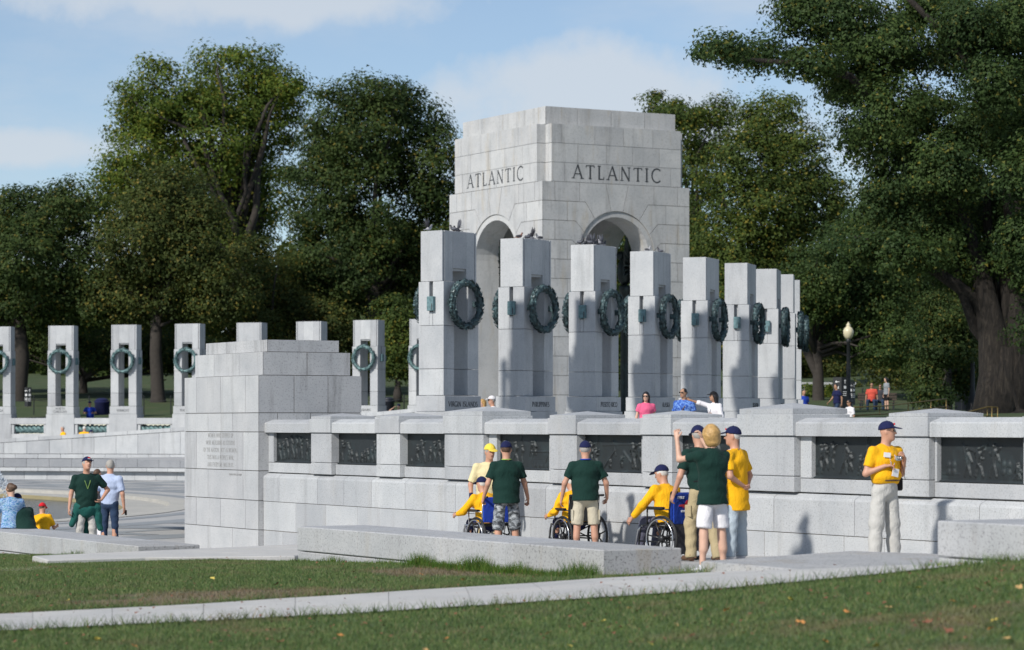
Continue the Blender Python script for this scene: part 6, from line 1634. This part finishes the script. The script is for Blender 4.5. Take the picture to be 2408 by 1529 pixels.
pg = [(0, -.75, .8, 2.1, PIGW, .5, 'blurred pale pigeon landing on the nearest pillar'), (0, .05, -.4, -1.9, PIGD, 0, 'dark pigeon in the middle of the nearest pillar top'), (0, .55, .0, -1.3, PIGD, .35, 'dark pigeon with raised wings at the right of the nearest pillar'),
      (1, -.35, .2, 1.8, PIGR, 0, 'rusty pigeon left on the PHILIPPINES pillar'), (1, .0, -.2, 1.6, PIGD, 0, 'dark pigeon centre on the PHILIPPINES pillar'), (1, .50, .1, -2.0, PIG, .25, 'grey pigeon with lifted wing on the PHILIPPINES pillar'), (1, .80, -.3, -1.2, PIGW, 0, 'pale pigeon at the right end of the PHILIPPINES pillar'),
      (2, -.95, .3, 1.2, PIGD, 0, 'leftmost dark pigeon on the PUERTO RICO pillar'), (2, -.72, -.3, -1.6, PIGD, 0, 'second pigeon from the left on the PUERTO RICO pillar'), (2, -.38, .4, 2.6, PIGD, .55, 'pigeon with black spread wings, left of the flapping group'), (2, -.15, -.2, 2.2, PIGD, .6, 'largest flapping dark pigeon of the PUERTO RICO group'), (2, .08, .3, 1.4, PIG, .25, 'grey pigeon in the middle of the flapping group'), (2, .30, -.4, -1.0, PIGW, 0, 'pale pigeon below the flapping group'), (2, .52, .2, 2.4, PIGD, .5, 'pigeon with upright black wing right of centre on the third pillar'), (2, .78, -.1, 2.0, PIGD, .5, 'rightmost flapping pigeon on the third pillar'), (2, .95, .2, -.8, PIGW, 0, 'pale pigeon at the right end of the third pillar'),
      (3, -.2, .1, 1.0, PIGW, 0, 'low pale pigeon on the ALASKA pillar'), (3, .92, -.2, -2.2, PIGD, 0, 'lone dark pigeon at the right corner of the ALASKA pillar')]
for i, fx, fy, rz, m_, wg, lb in pg: pigeon(lb, on_pillar(i, fx, fy), rz + cam.rotation_euler.z, m_, wg)

# ------------------------------------------------------------------ lamps, signs, rails, fences, bins, bench
IRON = flat('painted_iron', (.014, .016, .018), .5); GLOBE = flat('lamp_globe', (.62, .56, .38), .35); BRASS = flat('brass_rail', (.22, .16, .06), .4, .7); BIN = flat('bin_plastic', (.015, .018, .028), .5); WOOD = flat('bench_slat', (.05, .035, .025), .7)
def lamp(label, x, d, z, h):
    p = rf((x - CX) / FPX * d, d); r = empty('lamp_post', (p[0], p[1], z), 0, label, 'lamp post', 'single globe lamp posts')
    MB().lathe([(.30, 0), (.31, .12), (.22, .2), (.21, .6), (.15, .75), (.115, .95), (.095, 2.2), (.08, h - .95), (.13, h - .90), (.09, h - .84), (.12, h - .76)], 14).obj('post', IRON, r, smooth=True)
    MB().lathe([(.10, 0), (.14, .03), (.21, .14), (.245, .28), (.24, .40), (.18, .52), (.10, .58), (.09, .62), (.11, .65), (.06, .72), (.012, .80)], 18).obj('globe', GLOBE, r, (0, 0, h - .78), smooth=True)
lamp('nearer lamp post with a large cream globe beyond the last pillar', 1995, 128, 2.2, 4.3)
lamp('farther lamp post whose small globe peeks left of the nearer one', 1979, 196, 2.7, 5.6)
lamp('dark lamp post with its globe lost in leaves beside the elm trunk', 2287, 122, 2.2, 4.1)
def pylon(label, x, d, z, h, rot, w=.34):
    p = rf((x - CX) / FPX * d, d); r = empty('sign_pylon', (p[0], p[1], z), -math.atan2(FX, UX) + rot, label, 'sign', 'dark sign pylons')
    vs = [(-w, 0, 0), (0, -w * .45, 0), (w, 0, 0), (-w, 0, h), (0, -w * .45, h), (w, 0, h)]
    link('panel', mesh(vs, [(0, 1, 4, 3), (1, 2, 5, 4), (2, 0, 3, 5), (3, 4, 5), (0, 2, 1)]), IRON, r)
    a = math.atan2(.45, 1)
    for sg, kind in ((-1, 'left'), (1, 'up')):
        mb = MB(); M = Matrix.Translation((sg * w * .5, -w * .225 - .012, h - .2)) @ Matrix.Rotation(sg * a, 4, 'Z')
        q = [(-.09, -.012), (.09, -.012), (.09, .012), (-.09, .012)]; hd = [(-.10, 0), (-.03, -.055), (-.03, .055)]
        if kind == 'up': q = [(-b, a_) for a_, b in q]; hd = [(b, -a_) for a_, b in hd]
        mb.prism(q, -.004, 0, M=M); mb.prism(hd, -.005, 0, M=M)
        mb.box(-.06, .06, -.004, 0, -.30, -.18, M=M)
        for k in range(3): mb.box(-.10, .08, -.004, 0, -.45 - .08 * k, -.42 - .08 * k, M=M)
        mb.obj('marking', M_WHT, r)
pylon('dark sign pylon with white arrows left of the lamp post', 1977, 119, 2.05, 1.72, .1)
pylon('dark sign pylon on the lawn between the left far pillars', 66, 158, 2.35, 1.5, 0, .20)
pylon('dark sign pylon standing right of the lamp post pair', 2003, 140, 2.4, 1.5, .4, .2)
def rail(label, pts, posts, d0):
    pw = [W(*p) for p in pts]; b = pw[0]; r = empty('handrail', (b.x, b.y, b.z - .95), 0, label, 'handrail', 'brass handrails'); o = Vector(r.location)
    for dz in (0, -.32):
        mb = MB(); mb.tube([p - o + Vector((0, 0, dz)) for p in pw], .024, 8); mb.obj('rail', BRASS, r, smooth=True)
    for u in posts:
        k = u * (len(pw) - 1); i = min(int(k), len(pw) - 2); p = pw[i].lerp(pw[i + 1], k - i) - o; mb = MB(); mb.tube([p, p - Vector((0, 0, 1.2))], .022, 8); mb.obj('post', BRASS, r, smooth=True)
rail('long brass handrail crossing behind the walking youth', [(2008, 958, 106), (2080, 955, 108), (2165, 945, 110), (2225, 938, 111)], (0, .28, .55, .8, 1.0), 0)
rail('short brass handrail sloping up left of the elm trunk', [(2262, 973, 96), (2322, 957, 98), (2346, 958, 98)], (0.05, .5, .72, 1.0), 0)
def fence(label, R_, p0, p1, n):
    ph = [p0 + (p1 - p0) * i / n for i in range(n + 1)]
    def P_(p): return Vector((RC.x + R_ * math.sin(math.radians(p)), RC.y - R_ * math.cos(math.radians(p)), terr(R_, p)))
    o = P_(ph[0]); r = empty('post_and_chain_fence', o, 0, label, 'fence')
    for p in ph: mb = MB(); q = P_(p) - o; mb.tube([q - Vector((0, 0, .2)), q + Vector((0, 0, .95))], .03, 6); mb.ell(q + Vector((0, 0, .98)), (.045,) * 3, 6, 5); mb.obj('post', IRON, r)
    for a, b in zip(ph[:-1], ph[1:]):
        A_, B_ = P_(a) - o, P_(b) - o; mb = MB(); mb.tube([A_.lerp(B_, u) + Vector((0, 0, .85 - .5 * u * (1 - u))) for u in (0, .17, .33, .5, .67, .83, 1)], .014, 5); mb.obj('chain', IRON, r)
fence('black post and chain fence behind the far pillars', 48, 104, 152, 26)
fence('black post and chain fence left of the elm', 60, 66, 97, 18)
def bin_(label, x, d, z, h=.95, rr=.32, mat=BIN):
    p = rf((x - CX) / FPX * d, d); r = empty('litter_bin', (p[0], p[1], z), 0, label, 'bin', 'litter bins')
    MB().lathe([(rr * .85, 0), (rr, .06), (rr, h - .1), (rr * 1.06, h - .08), (rr * 1.06, h)], 16).obj('drum', mat, r, smooth=True); MB().lathe([(rr * 1.02, h), (rr * .8, h + .12), (rr * .3, h + .18)], 16).obj('lid', mat, r, smooth=True)
bin_('dark litter bin right of the ALABAMA pillar', 913, 141, 2.0); bin_('navy litter bin behind the man at the balustrade', 240, 147, 2.05, .9, .4, C_NAVY); bin_('litter bin under the trees left of the elm', 2215, 134, 2.35); bin_('second litter bin beside the elm trunk', 2262, 130, 2.3, 1.0, .34)
p = rf((2062 - CX) / FPX * 133.2, 133.2); r = empty('park_bench', (p[0], p[1], 2.33), math.atan2(rfdir(-12).x, -rfdir(-12).y), 'dark slatted park bench with two seated visitors', 'bench')
for k in range(4): MB().box(-.95, .95, -.24 + .12 * k, -.14 + .12 * k, .42, .45, c=.004).obj('slat', WOOD, r)
for k in range(3): MB().box(-.95, .95, .26, .29, .55 + .13 * k, .65 + .13 * k, c=.004).obj('slat', WOOD, r)
for x in (-.8, .8): MB().box(x - .03, x + .03, -.22, .30, 0, .42).obj('leg', IRON, r); MB().box(x - .03, x + .03, .29, .33, .3, .92).obj('back_post', IRON, r)
p = rf((1945 - CX) / FPX * 162, 162); r = empty('stone_wall', (p[0], p[1], 3.0), -math.atan2(FX, UX), 'low pale stone wall beyond the hedge', 'wall')
for k in range(4): block('stone_block', r, GRP, -1.5 + .78 * k, -.73 + .78 * k, -.2, .2, 0, 1.05, gap=.01)
block('coping', r, GRP, -1.6, 1.7, -.26, .26, 1.055, 1.2)

# ------------------------------------------------------------------ fountain jets at the left
JET, nt, b = newmat('fountain_water'); b.inputs['Base Color'].default_value = (.75, .8, .85, 1); b.inputs['Roughness'].default_value = .2; b.inputs['Transmission Weight'].default_value = .4; b.inputs['IOR'].default_value = 1.33
rj = random.Random(8); mb = MB(); ctr = on_z(-190, 1190, -1.2)
for k in range(4):
    end = on_z(22 + 10 * k, 1190 + 3 * k, -1.25); pk = 2.3 - .25 * k
    for i in range(260):
        u = rj.random(); p = ctr.lerp(end, u); zz = -1.2 + 4 * pk * u * (1 - u) + rj.gauss(0, .05); s_ = rj.uniform(.012, .04)
        mb.ell((p.x + rj.gauss(0, .07), p.y + rj.gauss(0, .07), zz), (s_, s_, s_ * 1.5), 5, 4)
tag(mb.obj('fountain_spray', JET), 'white arcs of fountain spray over the pool at the left edge', 'water', kind='stuff')

# ------------------------------------------------------------------ turf, tufts and fallen leaves
GRS, nt, b = newmat('grass_blades')
geo = nd(nt, 'ShaderNodeNewGeometry')
n2 = nd(nt, 'ShaderNodeTexNoise', {'Vector': geo.outputs['Position'], 'Scale': .8, 'Detail': 5.0, 'Roughness': .6})
n3 = nd(nt, 'ShaderNodeTexNoise', {'Vector': geo.outputs['Position'], 'Scale': 3.0, 'Detail': 3.0})
c = ramp(nt, geo.outputs['Random Per Island'], [(0, (.066, .118, .036)), (.5, (.130, .205, .060)), (.85, (.19, .25, .085)), (.93, (.24, .23, .11)), (1, (.32, .26, .14))])
c = mixc(nt, ramp(nt, n2.outputs[0], [(.54, (0, 0, 0)), (.68, (.65, .65, .65))]), c, (.24, .19, .11))
c = worn(nt, c)
c = mixc(nt, 1.0, c, ramp(nt, n3.outputs[0], [(.3, (.75, .8, .8)), (.7, (1.2, 1.15, 1.05))]), 'MULTIPLY')
nt.links.new(c, b.inputs['Base Color']); b.inputs['Roughness'].default_value = .6
tr = nd(nt, 'ShaderNodeBsdfTranslucent', {'Color': c}); mx = nd(nt, 'ShaderNodeMixShader', {0: .4}); nt.links.new(b.outputs[0], mx.inputs[1]); nt.links.new(tr.outputs[0], mx.inputs[2]); nt.links.new(mx.outputs[0], nt.nodes['Material Output'].inputs[0])
GRSL = leaf_mat('grass_tall', (.05, .11, .02), (.10, .19, .035), (.22, .23, .07), .12)
neX = np.array([p.x for p in near_e]); neY = np.array([p.y for p in near_e]); feX = np.array([p.x for p in far_e]); feY = np.array([p.y for p in far_e])
o_ = np.argsort(neX); neX, neY = neX[o_], neY[o_]; o_ = np.argsort(feX); feX, feY = feX[o_], feY[o_]
def Gn(X, Y):
    z = np.where(Y > 26, np.where(Y > 30, -.035 - .033 * (Y - 30), -.007 - .007 * (Y - 26)), -.007 - .006 * (Y - 26)); t = np.clip((X - 9.5) / 6.0, 0, 1)
    return z + .062 * np.maximum(0, 26.2 - Y) * t * t * (3 - 2 * t)
def in_view(X, Y, Z, m=60):
    r_ = UX * X - FX * Y; f_ = FX * X + UX * Y; px = CX + FPX * r_ / f_; py = HY + FPX * (ZC - Z) / f_
    return (px > -m) & (px < VW + m) & (py < VH + m)
def blades(X, Y, Z, h, wd, rng, leanf=.45):
    n = len(X); a = rng.uniform(0, 2 * np.pi, n); L = rng.normal(size=(n, 2)) * leanf * h[:, None]
    B0 = np.stack([X - np.cos(a) * wd, Y - np.sin(a) * wd, Z - .004], 1); B1 = np.stack([X + np.cos(a) * wd, Y + np.sin(a) * wd, Z - .004], 1); Tp = np.stack([X + L[:, 0], Y + L[:, 1], Z + h], 1)
    return mesh_np(np.stack([B0, B1, Tp], 1).reshape(-1, 3), np.arange(3 * n).reshape(n, 3))
rng = np.random.default_rng(77)
def lawn_pts(n, x0, x1, y0, y1, f):
    X = rng.uniform(x0, x1, n); Y = rng.uniform(y0, y1, n); Z = Gn(X, Y); k = in_view(X, Y, Z) & f(X, Y); return X[k], Y[k], Z[k]
nearf = lambda X, Y: (Y < np.interp(X, neX, neY) - .01) & ((X < 15.66) | (Y < 10))
midf = lambda X, Y: (Y > np.interp(X, feX, feY) + .01) & (X < 15.66) & (Y < 36.6 + .0 * X)
X, Y, Z = lawn_pts(620000, -1, 15.7, 12, 26.5, nearf)
o = link('grass', blades(X, Y, Z, rng.uniform(.018, .045, len(X)), rng.uniform(.003, .006, len(X)), rng), GRS); tag(o, 'short mown turf of the near lawn', 'grass', kind='stuff')
X1, Y1, Z1 = lawn_pts(90000, 8, 15.7, 37.3, 48, lambda X, Y: X < 15.66)
X, Y, Z = lawn_pts(560000, -2, 15.7, 21, 37.5, midf)
k = np.ones(len(X), bool)
for c_, ru, rv in WORN:
    u_ = (UX * (X - c_.x) - FX * (Y - c_.y)) / ru; v_ = (FX * (X - c_.x) + UX * (Y - c_.y)) / rv; k &= (u_ ** 2 + v_ ** 2 > .8) | (rng.random(len(X)) < .30)
X, Y, Z = np.concatenate([X[k], X1]), np.concatenate([Y[k], Y1]), np.concatenate([Z[k], Z1])
o = link('grass', blades(X, Y, Z, rng.uniform(.018, .045, len(X)), rng.uniform(.003, .007, len(X)), rng), GRS); tag(o, 'thinner turf with worn patches between the two paths', 'grass', kind='stuff')
# long tufts along the foot of the low walls and path edges
n = 5200; Y = np.concatenate([rng.uniform(25.8, 30.2, n), rng.uniform(30.2, 33.9, n // 3), rng.uniform(39.8, 44, n // 4), rng.uniform(15, 19.9, n // 6)]); X = 15.68 - np.abs(rng.normal(size=len(Y))) * .14
cl = .45 + .55 * np.clip(np.sin(Y * 5.1) + np.sin(Y * 2.7 + 1), 0, 1.4) / 1.4
h = rng.uniform(.06, .25, len(Y)) * np.where(Y < 20, .45, 1) * cl * np.where(Y > 30.2, .55, 1)
o = link('grass_tuft', blades(X, Y, Gn(X, Y), h, rng.uniform(.003, .006, len(Y)), rng, .35), GRSL); tag(o, 'long bright grass along the foot of the low walls', 'grass', kind='stuff')
Xp = rng.uniform(2, 15.6, 6000); side = rng.random(6000) < .5; Yp = np.where(side, np.interp(Xp, neX, neY) - .0 - np.abs(rng.normal(size=6000)) * .04, np.interp(Xp, feX, feY) + np.abs(rng.normal(size=6000)) * .04)
o = link('grass_edge', blades(Xp, Yp, Gn(Xp, Yp) + .01, rng.uniform(.05, .12, 6000), rng.uniform(.003, .006, 6000), rng, .7), GRS); tag(o, 'ragged grass along the path edges', 'grass', kind='stuff')
# fallen leaves
DL = [flat('dead_leaf_tan', (.48, .31, .12), .8, 0, .3, 30), flat('dead_leaf_orange', (.50, .22, .06), .8, 0, .3, 30), flat('dead_leaf_brown', (.20, .075, .04), .8, 0, .3, 30), flat('dead_leaf_yellow', (.58, .46, .10), .8, 0, .3, 30)]
def leaf_me(seed):
    r = random.Random(seed); out = []; n = 11
    for i in range(n):
        a = 2 * math.pi * i / n; rad = (.055 if i % 2 == 0 else .036) * r.uniform(.8, 1.2); out.append((rad * math.cos(a) * 1.25, rad * math.sin(a), r.uniform(.0, .030)))
    return mesh([(0, 0, .004)] + out, [(0, 1 + i, 1 + (i + 1) % n) for i in range(n)])
LM = []
for k in range(8):
    me = leaf_me(k); me.materials.append(DL[k % 4]); LM.append(me)
rl = random.Random(21)
spots = [(1000, 1540), (315, 1530), (660, 1520), (1140, 1515), (1290, 1500), (800, 1505), (1630, 1505), (2060, 1530), (2370, 1515), (2330, 1490), (2180, 1475), (2340, 1470), (1480, 1440), (1710, 1445), (1790, 1430), (1860, 1420), (2090, 1440), (1990, 1450), (2230, 1495), (1420, 1470), (1590, 1480), (1880, 1475), (2300, 1398), (2160, 1392), (2395, 1393), (1050, 1512), (560, 1545), (230, 1515), (1240, 1545), (2240, 1425), (2420, 1440), (1340, 1530), (1750, 1500), (1940, 1520), (2140, 1545), (1530, 1525),
         (1135, 1338), (1170, 1344), (830, 1352), (500, 1368), (1090, 1372), (990, 1358), (650, 1382), (160, 1420), (1250, 1350), (1380, 1352)]
for i, (x, y) in enumerate(spots):
    p = on_g(x, y); o = bpy.data.objects.new('fallen_leaf', LM[i % 8]); COL.objects.link(o); o.location = (p.x, p.y, p.z + .034); o.rotation_euler = (rl.uniform(-.5, .5), rl.uniform(-.5, .5), rl.uniform(0, 6)); s_ = rl.uniform(.32, .62); o.scale = (s_, s_, s_)
    tag(o, 'curled dry fallen leaf lying on the green lawn', 'leaf', 'dry leaves fallen on the lawn')
mb = MB()
for i in range(900):
    x, y = rl.uniform(0, 2408), rl.uniform(1300, 1529); p = on_g(x, y); s_ = rl.uniform(.010, .024); a = rl.uniform(0, 6)
    mb.add([(p.x + s_ * math.cos(a + q * 2.1), p.y + s_ * math.sin(a + q * 2.1), p.z + .04 + rl.uniform(0, .02)) for q in range(3)], [(0, 1, 2)])
tag(mb.obj('leaf_litter', DL[2]), 'tiny brown leaf crumbs scattered over the lawn', 'leaf litter', kind='stuff')
